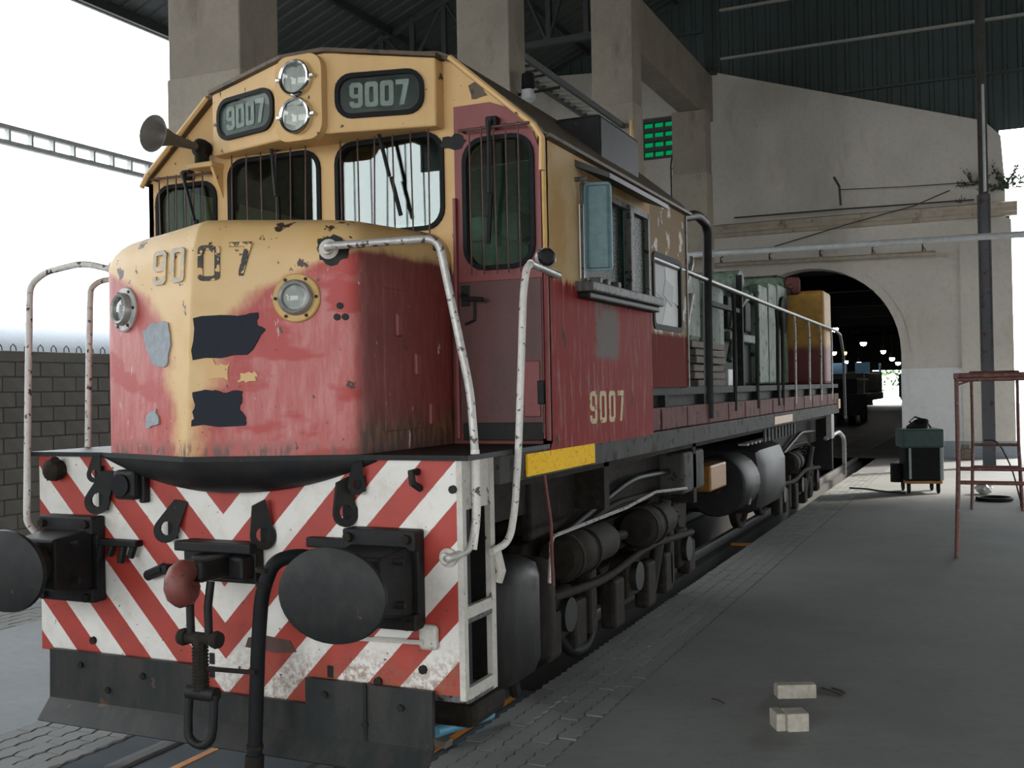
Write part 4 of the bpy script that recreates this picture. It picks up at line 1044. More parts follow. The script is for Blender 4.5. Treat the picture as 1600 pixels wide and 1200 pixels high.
# side walls (right one seen)
so = [(.98, 1.56), (2.95, 1.56), (2.95, 3.31), (.98, 3.31)]
m = MB(); m.plate(so, [rrect(1.56, 2.87, 2.56, 3.12, .02, 1)], -.04, 0, M_YZ(CX))
cabs = B(m, 'cab_side', 'cab_side', label='right cab side, cream above streaked red')
ro = [(2.95, 1.9), (3.94, 1.9), (3.94, 3.31), (2.95, 3.31)]
cabr = B(MB().plate(ro, [rrect(3.02, 3.74, 2.36, 2.86, .04, 2)], -.04, .0, M_YZ(CX)), 'cab_side_rear', 'rear_side', label='rear part of cab side with peeling cream paint')
B(MB().bbox(3.92, 3.955, CY-CY+3.92-3.92, .01, 0, .01, .001) if False else MB().box(CX-.03, CX+.012, 3.925, 3.955, 1.9, 3.32), 'corner_strip', 'mullion', cabr)
m = MB(); m.plate([(.98, 1.56), (3.94, 1.56), (3.94, 3.31), (.98, 3.31)], [rrect(1.20, 1.75, 2.5, 3.05, .02, 1)], -.04, 0, M_YZ(-CX+.04))
B(m, 'cab_side', 'cab_side')
B(MB().plate([(-1.37, 1.91), (1.37, 1.91)]+[(x*.965, z-.02) for x, z in roof], [], -.03, 0, M_front(3.90)), 'cab_rear_wall', 'teal_in')
B(MB().box(-1.36, 1.36, 1.03, 3.9, 1.86, 1.9), 'cab_floor', 'black_steel')
lin = B(MB().box(-1.375, -1.36, 1.04, 3.9, 1.9, 2.48).box(1.36, 1.375, 1.04, 3.9, 1.9, 2.5).box(-1.375, 1.375, 1.025, 1.035, 1.9, 2.58), 'cab_lining', 'teal_in')
B(MB().bbox(.15, .95, 1.35, 1.85, 1.9, 2.85, .03).bbox(.2, .9, 1.30, 1.5, 2.80, 2.95, .02), 'control_desk', 'teal_in')
B(MB().bbox(.45, .95, 2.35, 2.85, 2.3, 2.45, .05).bbox(.45, .95, 2.80, 2.92, 2.4, 3.05, .05).cyl((.7, 2.6, 1.9), (.7, 2.6, 2.32), .06, 10), 'driver_seat', 'rubber')
B(MB().bbox(-.3, .1, 3.6, 3.9, 1.9, 3.4, .02), 'cab_locker', 'teal_in')
# roof skin with a drip edge
m = MB(); n = len(roof); out = [(x*1.012, z+.03) for x, z in roof]
P = [(x, y, z) for y in (.93, 3.97) for x, z in roof]+[(x, y, z) for y in (.93, 3.97) for x, z in out]
F = []
for i in range(n-1):
    F += [(i, i+1, n+i+1, n+i), (2*n+i, 3*n+i, 3*n+i+1, 2*n+i+1), (i, 2*n+i, 2*n+i+1, i+1), (n+i, n+i+1, 3*n+i+1, 3*n+i)]
F += [(0, n, 3*n, 2*n), (n-1, 3*n-1, 4*n-1, 2*n-1)]
croof = B(m.add(P, F), 'cab_roof', 'roof_dark', loco, 25, label='brown cab roof with sloping shoulders')
B(MB().tube([(1.425, .925, 3.10), (1.43, .925, 3.28), (1.385, .925, 3.35), (.87, .925, 3.80)], .018, 6), 'roof_edge_bead', 'cab_yellow', croof, 50)
B(MB().tube([(-1.43, .925, 3.28), (-1.385, .925, 3.35), (-.87, .925, 3.80)], .018, 6), 'roof_edge_bead', 'cab_yellow', croof, 50)
B(MB().tube([(1.425, .95, 3.27), (1.425, .955, 2.6)], .014, 6), 'corner_bead', 'flange_yel', cabf, 50)
B(MB().tube([(1.425, .955, 2.6), (1.425, .955, 1.62)], .014, 6), 'corner_bead', 'cab_red', cabf, 50)
B(MB().box(1.41, 1.47, .95, 3.97, 3.285, 3.305), 'rain_gutter', 'roof_dark', croof)
B(MB().bbox(1.0, 1.32, 2.2, 3.05, 3.40, 3.72, .02), 'roof_vent_box', 'black_steel', croof)
B(MB().bbox(1.02, 1.30, 3.05, 3.10, 3.45, 3.70, .01), 'vent_end', 'mullion', croof)
B(MB().cyl((1.28, 3.0, 3.7), (1.28, 3.0, 3.86), .012, 6), 'vent_stay', 'flange_yel', croof)

# side window group: awning, ledge, teal draught deflector, sliding panes
B(MB().add([(1.42, 1.45, 3.26), (1.42, 2.85, 3.26), (1.62, 2.75, 3.17), (1.62, 1.50, 3.17), (1.42, 1.45, 3.22), (1.42, 2.85, 3.22), (1.62, 2.75, 3.14), (1.62, 1.50, 3.14)], [(0,1,2,3),(7,6,5,4),(0,4,5,1),(1,5,6,2),(2,6,7,3),(3,7,4,0)]), 'window_awning', 'awning', cabs)
B(MB().bbox(1.41, 1.53, 1.42, 2.92, 2.475, 2.535, .01), 'window_ledge', 'mullion', cabs)
B(MB().bbox(1.42, 1.50, 1.45, 2.90, 2.435, 2.475, .01), 'arm_rest', 'black_steel', cabs)
B(MB().box(1.405, 1.44, 1.56, 2.87, 3.10, 3.14).box(1.405, 1.44, 1.53, 1.57, 2.53, 3.14).box(1.405, 1.44, 2.85, 2.89, 2.53, 3.14), 'window_frame', 'mullion', cabs)
B(MB().bbox(1.41, 1.46, 2.38, 2.47, 2.53, 3.13, .008), 'window_mullion', 'mullion', cabs)
B(MB().box(1.395, 1.40, 1.58, 2.40, 2.55, 3.11), 'window_pane', 'glass_dusty', cabs)
B(MB().box(1.405, 1.41, 2.44, 2.86, 2.55, 3.11), 'window_pane', 'glass_dusty', cabs)
dm = Matrix.Translation((1.455, 1.50, 2.86)) @ Matrix.Rotation(math.radians(12), 4, 'Z')
B(MB().plate(rrect(0, .165, -.265, .265, .03, 3), [], -.008, .008, dm @ M_XZ), 'draught_deflector', 'teal', cabs)
B(MB().tube([dm @ Vector(p) for p in [(.02, -.012, -.245), (.145, -.012, -.245), (.145, -.012, .245), (.02, -.012, .245)]], .009, 6, closed=True), 'deflector_rim', 'teal', cabs)
B(MB().box(1.424, 1.448, 1.49, 1.51, 2.56, 3.0), 'sky_glint_strip', 'sky_glint_white', cabs)  # stands in for deflector glass reflecting the sky
B(MB().cyl((1.45, 1.47, 3.12), (1.45, 1.47, 2.50), .010, 6).cyl((1.42, 1.45, 3.14), (1.50, 1.45, 3.14), .014, 6), 'deflector_hinge', 'mullion', cabs)
for y in (1.6, 1.75, 1.95): B(MB().bbox(1.45, 1.52, y-.03, y+.03, 2.53, 2.57, .008), 'clamp', 'mullion', cabs)
# rear quarter window covered with paper sheets
B(MB().plate(rrect(3.02, 3.74, 2.36, 2.86, .04, 2), [], -.03, -.024, M_YZ(CX)), 'window_backing', 'paper2', cabr)
pieces = [[(3.03, 2.37), (3.28, 2.37), (3.40, 2.55), (3.03, 2.62)], [(3.28, 2.37), (3.73, 2.37), (3.73, 2.52), (3.45, 2.60)], [(3.03, 2.62), (3.40, 2.55), (3.35, 2.85), (3.03, 2.85)], [(3.42, 2.58), (3.73, 2.54), (3.73, 2.85), (3.36, 2.85)], [(3.30, 2.60), (3.55, 2.52), (3.60, 2.68), (3.38, 2.72)]]
for i, q in enumerate(pieces): B(MB().plate(q, [], -.022+.002*i, -.019+.002*i, M_YZ(CX)), 'paper_sheet', 'paper1' if i % 2 else 'paper2', cabr)
B(MB().plate(rrect(2.985, 3.775, 2.325, 2.895, .06, 3), [rrect(3.025, 3.735, 2.365, 2.855, .035, 2)], -.03, .012, M_YZ(CX)), 'window_rubber', 'rubber', cabr)
number('9007', Matrix.Translation((CX, 1.95, 1.785)) @ frame_m((0, 0, 0), (0, 1, 0), (0, 0, 1)), .20, 1.12, .05, 'painted_digit', 'digit_cream', cabs)
# pot lamp on the cab corner
pm = B(MB().lathe([(.0, -.02), (.05, -.02), (.055, .03), (.045, .05), (.05, .07), (.035, .09), (0, .095)], (1.41, .97, 2.62), (.55, -.8, 0), 16), 'corner_lamp', 'black_steel', cabf, 40)
B(MB().lathe([(.052, .02), (.06, .035), (.052, .05)], (1.41, .97, 2.62), (.55, -.8, 0), 16), 'corner_lamp_rim', 'rail_grey', cabf, 40)

# ---- number board housing (V shaped in plan) with twin headlights
hp = [(-.80, .99), (-.80, .885), (-.15, .735), (.15, .735), (.80, .885), (.80, .99)]
zt = [3.80, 3.80, 3.885, 3.885, 3.80, 3.80]; n = 6
P = [(x, y, 3.41) for x, y in hp]+[(x, y, z) for (x, y), z in zip(hp, zt)]
hs = B(MB().add(P, [(i, i+1, n+i+1, n+i) for i in range(n-1)]+[tuple(range(n)), tuple(range(2*n-1, n-1, -1))]), 'number_board_housing', 'cab_yellow', loco, bevel=.012, label='angled number board housing above the windows')
P = [(x*1.015, y-.02 if y < .95 else y, z) for (x, y), z in zip(hp, zt)]+[(x*1.015, y-.02 if y < .95 else y, z+.022) for (x, y), z in zip(hp, zt)]
B(MB().add(P, [(i, i+1, n+i+1, n+i) for i in range(n-1)]+[tuple(range(n)), tuple(range(2*n-1, n-1, -1))]), 'housing_lid', 'roof_dark', hs)
for s, nm_ in ((-1, 'left'), (1, 'right')):
    a = Vector((.15*s, .735, 0)); b = Vector((.80*s, .885, 0)); d = (b-a).normalized()*s
    c = a.lerp(b, .50); mm = frame_m((c.x, c.y, 3.615), d, (0, 0, 1))
    bw = .245
    bd = B(MB().plate(rrect(-bw, bw, -.108, .108, .085), [], 0, .006, mm), 'number_board', 'number_bg', hs)
    B(MB().plate(rrect(-bw-.022, bw+.022, -.13, .13, .10), [rrect(-bw+.004, bw-.004, -.104, .104, .08)], 0, .02, mm), 'number_board_rubber', 'rubber', hs)
    number('9007', mm @ Matrix.Translation((0, 0, .008)), .145, .98, .013, 'board_digit', 'digit_grey', hs, t=.19)
    B(MB().plate(rrect(-bw, bw, -.106, .106, .083), [], .0135, .016, mm), 'number_board_glass', 'glass_board', hs)
B(MB().plate(rrect(-.165, .165, 3.375, 3.875, .09, 5), [], 0, .06, M_front(.74)), 'headlight_box', 'cab_yellow', hs, bevel=.01)
for z in (3.735, 3.515):
    o = Vector((.0, .68, z)); nrm = Vector((0, -1, 0))
    B(MB().lathe([(.108, -.02), (.108, .03), (.100, .045), (.088, .04), (.086, .0)], o, nrm, 32), 'headlight_rim', 'chrome', hs, 40)
    B(MB().lathe([(.090, .034), (.075, .01), (.05, -.015), (.02, -.028), (0, -.03)], o, nrm, 28), 'headlight_reflector', 'reflector', hs, 60)
    B(MB().lathe([(.090, .034), (.06, .046), (.03, .051), (0, .053)], o, nrm, 28), 'headlight_lens', 'glass_lamp', hs, 60)
    B(MB().lathe([(0, -.03), (.014, -.025), (.016, .0), (.010, .012), (0, .015)], o, nrm, 12), 'headlight_bulb', 'ring_steel', hs, 60)
    for s in (-1, 1): B(MB().bbox(s*.112-.02, s*.112+.02, .645, .685, z-.012, z+.012, .005), 'headlight_clip', 'chrome', hs)
# ---- horn
hb = B(MB().lathe([(.022, 0), (.028, .12), (.040, .24), (.065, .32), (.095, .365), (.115, .385), (.112, .388), (.085, .365), (.05, .31), (.0, .24)], (-.90, .88, 3.475), (-.06, -1, .03), 24), 'air_horn', 'horn', loco, 50, label='grey air horn on the left of the cab front')
B(MB().lathe([(0, -.05), (.05, -.045), (.058, -.01), (.058, .03), (.03, .045), (.02, .06)], (-.90, .90, 3.475), (0, -1, 0), 16).cyl((-.90, .90, 3.46), (-.90, .90, 3.38), .045, 12), 'horn_driver', 'dark_steel', hb, 40)
B(MB().bbox(-.99, -.79, .86, .98, 3.345, 3.38, .008).add([(-.82, .98, 3.345), (-.82, .88, 3.345), (-.82, .98, 3.16), (-.80, .98, 3.345), (-.80, .88, 3.345), (-.80, .98, 3.16)], [(0,1,2),(5,4,3),(0,3,4,1),(1,4,5,2),(2,5,3,0)]), 'horn_bracket', 'cab_yellow', hb)

# ---- front handrails
def rail(pts, r, mat, lab, rad=.10):
    return B(MB().tube(arc_path(pts, rad, 6), r, 10), 'handrail', mat, loco, 60, label=lab)
h = rail([(.685, -.045, 2.61), (.74, -.14, 2.61), (1.245, .05, 2.635), (1.37, .11, 1.90), (1.39, .11, 1.62), (1.39, .11, 1.30), (1.385, .06, 1.15), (1.33, -.06, 1.125), (1.30, -.03, 1.12)], .020, 'rail_grey', 'front handrail from nose to right edge of the beam', .07)
mm = on_nose(.685, 2.61, True, 0); nrm = Vector((mm[0][2], mm[1][2], mm[2][2])); B(MB().lathe([(.05, -.01), (.05, .012), (.032, .022), (.032, .05), (0, .055)], mm.translation, nrm, 16), 'rail_flange', 'white_frame', h, 40)
B(MB().plate(ragged([(.02+.085*math.cos(k*.63)*(1+.2*math.sin(k*2.1)), -.005+.075*math.sin(k*.63)) for k in range(10)], .008, 3), [], 0, .003, mm), 'scorched_patch', 'black_steel', h)
B(MB().lathe([(.045, 0), (.045, .02), (.028, .03), (.025, .05)], (1.30, 0, 1.12), (0, -1, 0), 16), 'rail_flange', 'white_frame', h, 40)
B(MB().tube(arc_path([(1.39, .11, 1.62), (1.392, .11, 1.30), (1.387, .07, 1.15)], .08), .0225, 10), 'chipped_sleeve', 'rail_tube', h, 60)
h = rail([(1.44, 1.10, 2.54), (1.46, .62, 2.56), (1.46, .56, 2.40), (1.44, .51, 1.62), (1.43, .47, 1.30), (1.42, .42, 1.14), (1.39, .27, 1.11)], .019, 'rail_tube', 'chipped white handrail beside the cab door', .07)
B(MB().tube([(1.44, 1.10, 2.54), (1.46, .66, 2.56)], .022, 8), 'rail_end', 'rail_grey', h, 50)
h = rail([(-1.37, -.02, 1.14), (-1.40, -.05, 1.20), (-1.40, -.02, 2.10), (-1.40, .0, 2.56), (-1.30, .02, 2.63), (-1.02, .03, 2.665), (-.83, .05, 2.62)], .019, 'rail_tube', 'outer left handrail curving in to the nose', .08)
B(MB().lathe([(.045, 0), (.045, .02), (.028, .03), (.025, .05)], (-.79, .05, 2.62), (-1, 0, 0), 14), 'rail_flange', 'white_frame', h, 40)
h = rail([(-1.39, .40, 1.60), (-1.39, .42, 2.20), (-1.39, .44, 2.58), (-1.36, .50, 2.63), (-1.2, .62, 2.64), (-.83, .80, 2.62)], .019, 'rail_tube', 'inner left handrail behind the nose corner', .08)

# ---- entrance steps on the right corner
sp = B(MB().box(1.345, 1.375, -.004, .035, .45, 1.585).box(1.345, 1.375, .295, .345, .43, 1.585).box(1.348, 1.372, .035, .295, 1.34, 1.583), 'step_frame', 'white_frame', label='dirty white step ladder frame at the front corner')
for z in (.83, .455): B(MB().bbox(1.05, 1.375, .03, .31, z-.03, z+.01, .008), 'step_tread', 'mullion', sp)
for z in (.85, .47): B(MB().box(1.355, 1.38, .03, .30, z-.02, z+.035), 'step_edge', 'white_frame', sp)
B(MB().box(1.05, 1.06, .03, .32, .45, 1.56).box(1.05, 1.36, .32, .34, .45, 1.56), 'step_box', 'black_steel', sp)
B(MB().tube([(1.375, .35, 1.12), (1.40, .36, 1.0), (1.38, .36, .95)], .025, 8), 'rail_socket', 'white_frame', sp)

# ---- underframe sill, walkway, side details
sill = B(MB().bbox(1.30, 1.41, .36, 13.4, 1.43, 1.575, .008), 'side_sill', 'sill', label='long grey side sill under the walkway')
B(MB().bbox(-1.41, -1.30, .05, 13.4, 1.43, 1.575, .008), 'side_sill', 'sill')
B(MB().box(-1.30, 1.30, .1, 13.3, 1.38, 1.50), 'underframe', 'dark_steel')
B(MB().bbox(1.36, 1.405, 2.955, 13.4, 1.58, 1.75, .01), 'sill_band', 'sill_red', sill)
for i in range(14): B(MB().bbox(1.40, 1.412, 3.2+i*.74, 3.26+i*.74, 1.585, 1.74, .004), 'band_rib', 'sill_red', sill)
wk = B(MB().box(-1.40, 1.40, 3.96, 13.4, 1.84, 1.90).box(1.10, 1.40, 2.955, 3.96, 1.84, 1.895), 'walkway', 'engine_dark', label='dark walkway plate along the long frame')
B(MB().box(1.30, 1.34, 2.96, 13.3, 1.60, 1.85), 'walkway_fascia', 'engine_dark', wk)
for y in (3.4, 4.6, 5.75, 6.9, 8.1, 9.3, 10.45, 11.55, 12.7): B(MB().box(1.34, 1.395, y-.05, y+.05, 1.60, 1.85), 'walkway_bracket', 'engine_dark', wk)
B(MB().bbox(1.41, 1.422, .66, 1.70, 1.445, 1.565, .003), 'reflective_strip', 'reflect_yel', sill, label='bright amber reflective strip')
B(MB().bbox(1.408, 1.416, 7.7, 8.9, 1.45, 1.54, .003), 'faded_marker', 'amber', sill)
B(MB().bbox(1.37, 1.43, 13.2, 13.42, 1.50, 1.66, .01), 'end_marker', 'amber', sill)
B(MB().box(1.31, 1.39, 12.6, 12.9, 1.05, 1.43), 'end_bracket', 'girt', sill)
# stanchions and long handrail
lr = B(MB().tube([(1.42, 2.98, 2.84), (1.40, 4.0, 2.84), (1.40, 8, 2.80), (1.40, 13.3, 2.76), (1.38, 14.0, 2.72), (1.35, 14.6, 2.4), (1.35, 14.7, 1.3)], .024, 8), 'long_handrail', 'rail_dark', loco, 50, label='long worn handrail above the walkway')
for y in (5.74, 6.82, 8.02, 8.34, 9.26, 10.41, 11.5, 12.68): B(MB().tube([(1.40, y, 2.79-(y-5)*.004), (1.41, y, 2.6), (1.40, y, 1.66)], .017 if y > 8.5 else .022, 6), 'stanchion', 'rail_grey' if y > 8.5 else 'black_steel', lr)
B(MB().tube(arc_path([(1.38, 3.98, 3.28), (1.40, 4.42, 3.36), (1.40, 4.76, 3.32), (1.40, 4.72, 2.6), (1.40, 4.70, 1.62)], .1), .042, 8), 'heavy_post', 'black_steel', lr, 50)

# ---- stripped long hood: engine, bulkhead, stacked boards
eng = B(MB().bbox(-.70, .70, 8.1, 12.3, 1.9, 3.0, .04), 'engine_block', 'engine_dark', label='exposed engine and generator in pale green')
for (y0, y1, z0, z1) in ((9.95, 10.6, 1.92, 3.28), (10.66, 11.3, 1.92, 3.36), (11.36, 12.2, 1.92, 3.40)): B(MB().bbox(.68, .82, y0, y1, z0, z1, .03), 'engine_panel', 'engine_green', eng)
B(MB().lathe([(.0, 0), (.25, .01), (.28, .03), (.28, .06)], (.80, 11.7, 2.95), (1, 0, 0), 20, sx=1), 'round_cover', 'engine_dark', eng)
B(MB().cyl((-.55, 9.9, 3.25), (.6, 9.9, 3.25), .22, 16).cyl((.3, 9.0, 3.05), (.3, 12.2, 3.25), .18, 14), 'exhaust_manifold', 'engine_green', eng, 40)
B(MB().bbox(.05, .80, 7.1, 8.0, 2.25, 3.05, .05), 'generator', 'engine_green', eng)
B(MB().lathe([(.48, 0), (.52, .05), (.52, .5), (.45, .58)], (.15, 6.9, 2.5), (0, 1, 0), 24), 'generator_drum', 'engine_dark', eng, 40)
B(MB().bbox(.60, .82, 8.2, 9.9, 2.45, 2.56, .02), 'oil_gallery', 'engine_green', eng)
for y in (8.45, 8.95, 9.45): B(MB().bbox(.70, .78, y-.18, y+.18, 2.6, 3.0, .03), 'crankcase_cover', 'engine_dark', eng)
B(MB().tube(arc_path([(.8, 8.2, 2.2), (.85, 8.6, 2.9), (.82, 9.5, 3.1), (.6, 9.9, 3.2)], .3), .04, 8), 'coolant_pipe', 'engine_green', eng, 50)
cmp_ = B(MB().bbox(.20, .95, 5.35, 6.3, 2.35, 3.05, .06), 'air_compressor', 'engine_green', label='greenish compressor behind the cab')
B(MB().cyl((.5, 5.6, 3.0), (.5, 5.6, 3.25), .18, 14).cyl((.6, 6.1, 3.0), (.6, 6.1, 3.2), .15, 14), 'cylinder_head', 'engine_green', cmp_, 40)
B(MB().tube(arc_path([(.96, 5.45, 2.5), (1.0, 5.5, 2.9), (.98, 5.8, 3.1), (.9, 6.1, 3.2)], .1), .03, 8).tube([(.97, 5.5, 2.35), (1.0, 5.7, 2.8)], .03, 8), 'air_pipe', 'rail_grey', cmp_, 50)
B(MB().box(.3, 1.0, 4.4, 4.5, 1.9, 3.2), 'support_frame', 'engine_dark', cmp_)
B(MB().box(.95, 1.02, 6.4, 6.46, 1.9, 3.15).box(.95, 1.02, 7.95, 8.01, 1.9, 3.2).box(.95, 1.0, 6.46, 7.95, 2.75, 2.80), 'support_frame', 'engine_dark', cmp_)
for i in range(6): B(MB().bbox(.70+.01*(i % 2), 1.12-.02*(i % 3), 5.45-.05*(i % 2), 6.6+.07*(i % 3), 1.90+i*.075, 1.965+i*.075, .008), 'stacked_board', 'plank', wk)
B(MB().bbox(.85, 1.12, 6.72, 6.98, 1.9, 2.08, .01), 'white_can', 'pipe', wk)
B(MB().bbox(-1.25, 1.34, 12.4, 13.2, 1.9, 3.36, .05), 'hood_end', 'hood_end', label='yellow over red end of the long hood')
B(MB().bbox(-.9, .80, 12.25, 12.45, 3.0, 3.62, .15), 'radiator_duct', 'engine_green')
B(MB().bbox(.75, 1.0, 12.3, 12.42, 3.3, 3.58, .06), 'duct_flange', 'sill_red')

# ---- bogies, tanks and gear below the sill
def wheelset(y, par):
    for s in (-1, 1):
        B(MB().lathe([(.10, -.05), (.40, -.03), (.455, -.03), (.46, .06), (.44, .075), (.38, .07), (.36, .02), (.14, .03), (.12, .07), (0, .07)], (s*.53, y, .455), (s, 0, 0), 28), 'wheel', 'dark_steel', par, 35)
    B(MB().cyl((-.9, y, .455), (.9, y, .455), .08, 12), 'axle', 'dark_steel', par)
    for s in (-1, 1):
        B(MB().bbox(s*1.0-.12, s*1.0+.12, y-.17, y+.17, .30, .63, .03), 'axle_box', 'dark_steel', par)
        B(MB().cyl((s*1.12, y, .46), (s*1.17, y, .46), .11, 14), 'axle_cap', 'tank', par, 40)
def spring(x, y, z0, z1, r=.07):
    pts = []; N_ = 36
    for i in range(N_+1): a = 2*PI*5*i/N_; pts.append((x+r*math.cos(a), y+r*math.sin(a), z0+(z1-z0)*i/N_))
    return MB().tube(pts, .016, 5)
def bogie(yc, lab):
    t = B(MB().bbox(-.85, .85, yc-.25, yc+.25, .75, 1.2, .04), 'bogie', 'dark_steel', loco, label=lab)
    for s in (-1, 1):
        o = [(-1.95, .80), (-1.85, .95), (-1.1, 1.0), (-.5, .92), (.5, .92), (1.1, 1.0), (1.85, .95), (1.95, .80), (1.9, .52), (1.72, .52), (1.62, .70), (1.3, .70), (1.2, .52), (.9, .45), (.35, .48), (.2, .66), (-.2, .66), (-.35, .48), (-.9, .45), (-1.2, .52), (-1.3, .70), (-1.62, .70), (-1.72, .52), (-1.9, .52)]
        B(MB().plate([(a+yc, b) for a, b in o], [], -.05, .05, M_YZ(s*.97)), 'side_frame', 'dark_steel', t, bevel=.012)
        for dy in (-1.15, -.75, .75, 1.15): B(spring(s*1.04, yc+dy, .52, .95), 'coil_spring', 'dark_steel', t)
        B(MB().tube(arc_path([(s*1.05, yc-1.8, .80), (s*1.12, yc-.5, 1.06), (s*1.1, yc+.8, 1.03), (s*1.05, yc+1.7, .85)], .3), .025, 6), 'brake_rod', 'dark_steel', t)
        for dy in (-1.0, .95):
            B(MB().bbox(s*1.09-.07, s*1.09+.07, yc+dy-.08, yc+dy+.08, .22, .85, .03), 'brake_hanger', 'dark_steel', t)
            B(MB().bbox(s*.62-.1, s*.62+.1, yc+dy-.07, yc+dy+.02, .25, .62, .03), 'brake_shoe', 'black_steel', t)
    B(MB().bbox(1.02, 1.09, yc-1.9, yc+1.9, .98, 1.36, .02), 'bolster_plate', 'dark_steel', t)
    for dy in (-1.7, -1.25, -.45, .35, .85, 1.6):
        B(MB().bbox(1.04, 1.16, yc+dy-.12, yc+dy+.12, .14+.05*abs(dy), .52, .03), 'guard_iron', 'dark_steel', t)
    B(MB().tube(arc_path([(1.16, yc-1.75, .62), (1.19, yc-.9, .58), (1.17, yc+.2, .66), (1.18, yc+1.5, .60)], .3), .03, 8), 'air_line', 'dark_steel', t, 50)
    B(MB().tube(arc_path([(1.14, yc-1.5, .98), (1.18, yc-.2, 1.22), (1.16, yc+1.2, 1.18)], .3), .025, 8), 'cable_run', 'black_steel', t, 50)
    B(MB().cyl((1.08, yc+.55, .25), (1.2, yc+.62, .98), .05, 10), 'damper', 'tank', t, 40)
    for dy in (-1.46, 0, 1.46): wheelset(yc+dy, t)
    return t
b1 = bogie(3.35, 'front three axle bogie, dark and oily'); b2 = bogie(11.15, 'rear three axle bogie in shadow')
def gear(y, z, L, r, par, x=1.20):
    g = B(MB().lathe([(0, 0), (r*.8, .01), (r, .05), (r, L*.45), (r*.86, L*.5), (r*.86, L*.9), (r*.6, L)], (x, y, z), (0, 1, 0), 22), 'brake_cylinder', 'dark_steel', par, 40)
    B(MB().cyl((x, y+L, z), (x, y+L+.35, z-.02), .035, 8), 'push_rod', 'dark_steel', par)
    for k in (.08, L*.42): B(MB().lathe([(r*1.08, 0), (r*1.08, .03)], (x, y+k, z), (0, 1, 0), 20), 'cylinder_band', 'dark_steel', par)
gear(1.58, .86, .95, .145, b1); gear(3.15, .84, .8, .15, b1); gear(9.6, .86, .85, .14, b2)
B(MB().bbox(1.0, 1.33, .56, 1.12, .30, .98, .12), 'sand_box', 'tank', loco, 50, label='large rounded dark sand box behind the steps')
B(MB().bbox(.95, 1.30, 1.12, 1.40, .33, .92, .09), 'sand_box_rear', 'dark_steel', loco, 50)
B(MB().tube(arc_path([(1.15, 1.0, .32), (1.15, 1.05, .18), (1.0, 1.35, .14), (.75, 1.55, .12)], .12), .035, 8), 'sand_pipe', 'dark_steel')
B(MB().bbox(.85, 1.20, .42, .85, .16, .30, .05), 'step_underbox', 'dark_steel')
B(MB().tube(arc_path([(1.05, 1.9, .34), (1.12, 2.0, .18), (1.15, 2.25, .18), (1.1, 2.45, .36)], .12), .035, 10), 'air_hose', 'rubber', b1, 50)
B(MB().tube(arc_path([(1.33, 1.15, .80), (1.34, 1.17, 1.06), (1.35, 2.5, 1.08), (1.35, 3.2, 1.12), (1.33, 4.15, 1.06)], .05), .012, 6), 'conduit', 'rail_grey', label='thin bright conduit along the front bogie')
B(MB().tube([(1.40, .93, 1.44), (1.40, 1.02, 1.15), (1.38, 1.08, .8)], .010, 6), 'red_wire', 'wire_red')
B(MB().box(1.0, 1.06, .36, 5.2, 1.15, 1.38).box(1.06, 1.32, .40, .44, .95, 1.43).box(1.06, 1.30, 2.2, 2.3, 1.1, 1.43).box(1.06, 1.30, 4.5, 4.6, .9, 1.43), 'frame_web', 'dark_steel')
B(MB().bbox(1.02, 1.30, 4.2, 4.9, 1.0, 1.35, .03), 'junction_box', 'sill')
B(MB().bbox(1.05, 1.22, 5.45, 6.1, .90, 1.15, .02), 'orange_box', 'orange_box', label='small orange box under the sill')
B(MB().bbox(-1.25, 1.28, 7.6, 9.3, .42, 1.22, .22), 'fuel_tank', 'tank', loco, 40, label='rounded grey fuel tank amidships')
ft = bpy.data.objects['fuel_tank']
for i in range(7): B(MB().bbox(.98, 1.10, 7.75+i*.23, 7.80+i*.23, 1.205, 1.235, .008), 'tank_strap', 'rail_grey', ft)
B(MB().lathe([(.30, 0), (.32, .03), (.32, .8), (.28, .85)], (1.0, 6.5, .85), (0, 1, 0), 22), 'air_reservoir', 'black_steel', loco, 40)
B(MB().tube([(1.22, 6.9, .95), (1.28, 6.95, .8), (1.24, 7.05, .62)], .02, 6), 'drain_pipe', 'rail_grey')
for i in range(10): B(MB().box(1.30, 1.32, 7.6+i*.22, 7.70+i*.22, 1.26, 1.40), 'vent_bar', 'sill', ft)
B(MB().tube(arc_path([(1.3, 12.6, 1.05), (1.38, 13.5, 1.12), (1.38, 14.2, .98), (1.36, 14.35, .35)], .15), .035, 8), 'rear_handrail', 'rail_grey', lr, 50)
B(MB().bbox(-1.3, 1.3, 13.3, 13.42, .5, 1.58, .02), 'rear_beam', 'black_steel')
for s in (-1, 1): B(MB().cyl((s*1.0, 13.42, 1.02), (s*1.0, 13.85, 1.02), .12, 14).cyl((s*1.0, 13.82, 1.02), (s*1.0, 13.88, 1.02), .24, 20), 'rear_buffer', 'black_steel', loco, 40)

# ================================================================ LOOSE THINGS ON THE FLOOR
bp = MB().tube([(.87, .62, .06), (.99, 1.06, .045)], .03, 10).build('blue_pipe', mt['blue_pipe'], None, 50); tag(bp, 'short light blue pipe resting below the front steps', 'pipe')
MB().bbox(.80, .95, .58, .66, -.012, .028, .006).build('pipe_chock', mt['plank']); tag(bpy.data.objects['pipe_chock'], 'dark wooden chock under the blue pipe', 'chock')

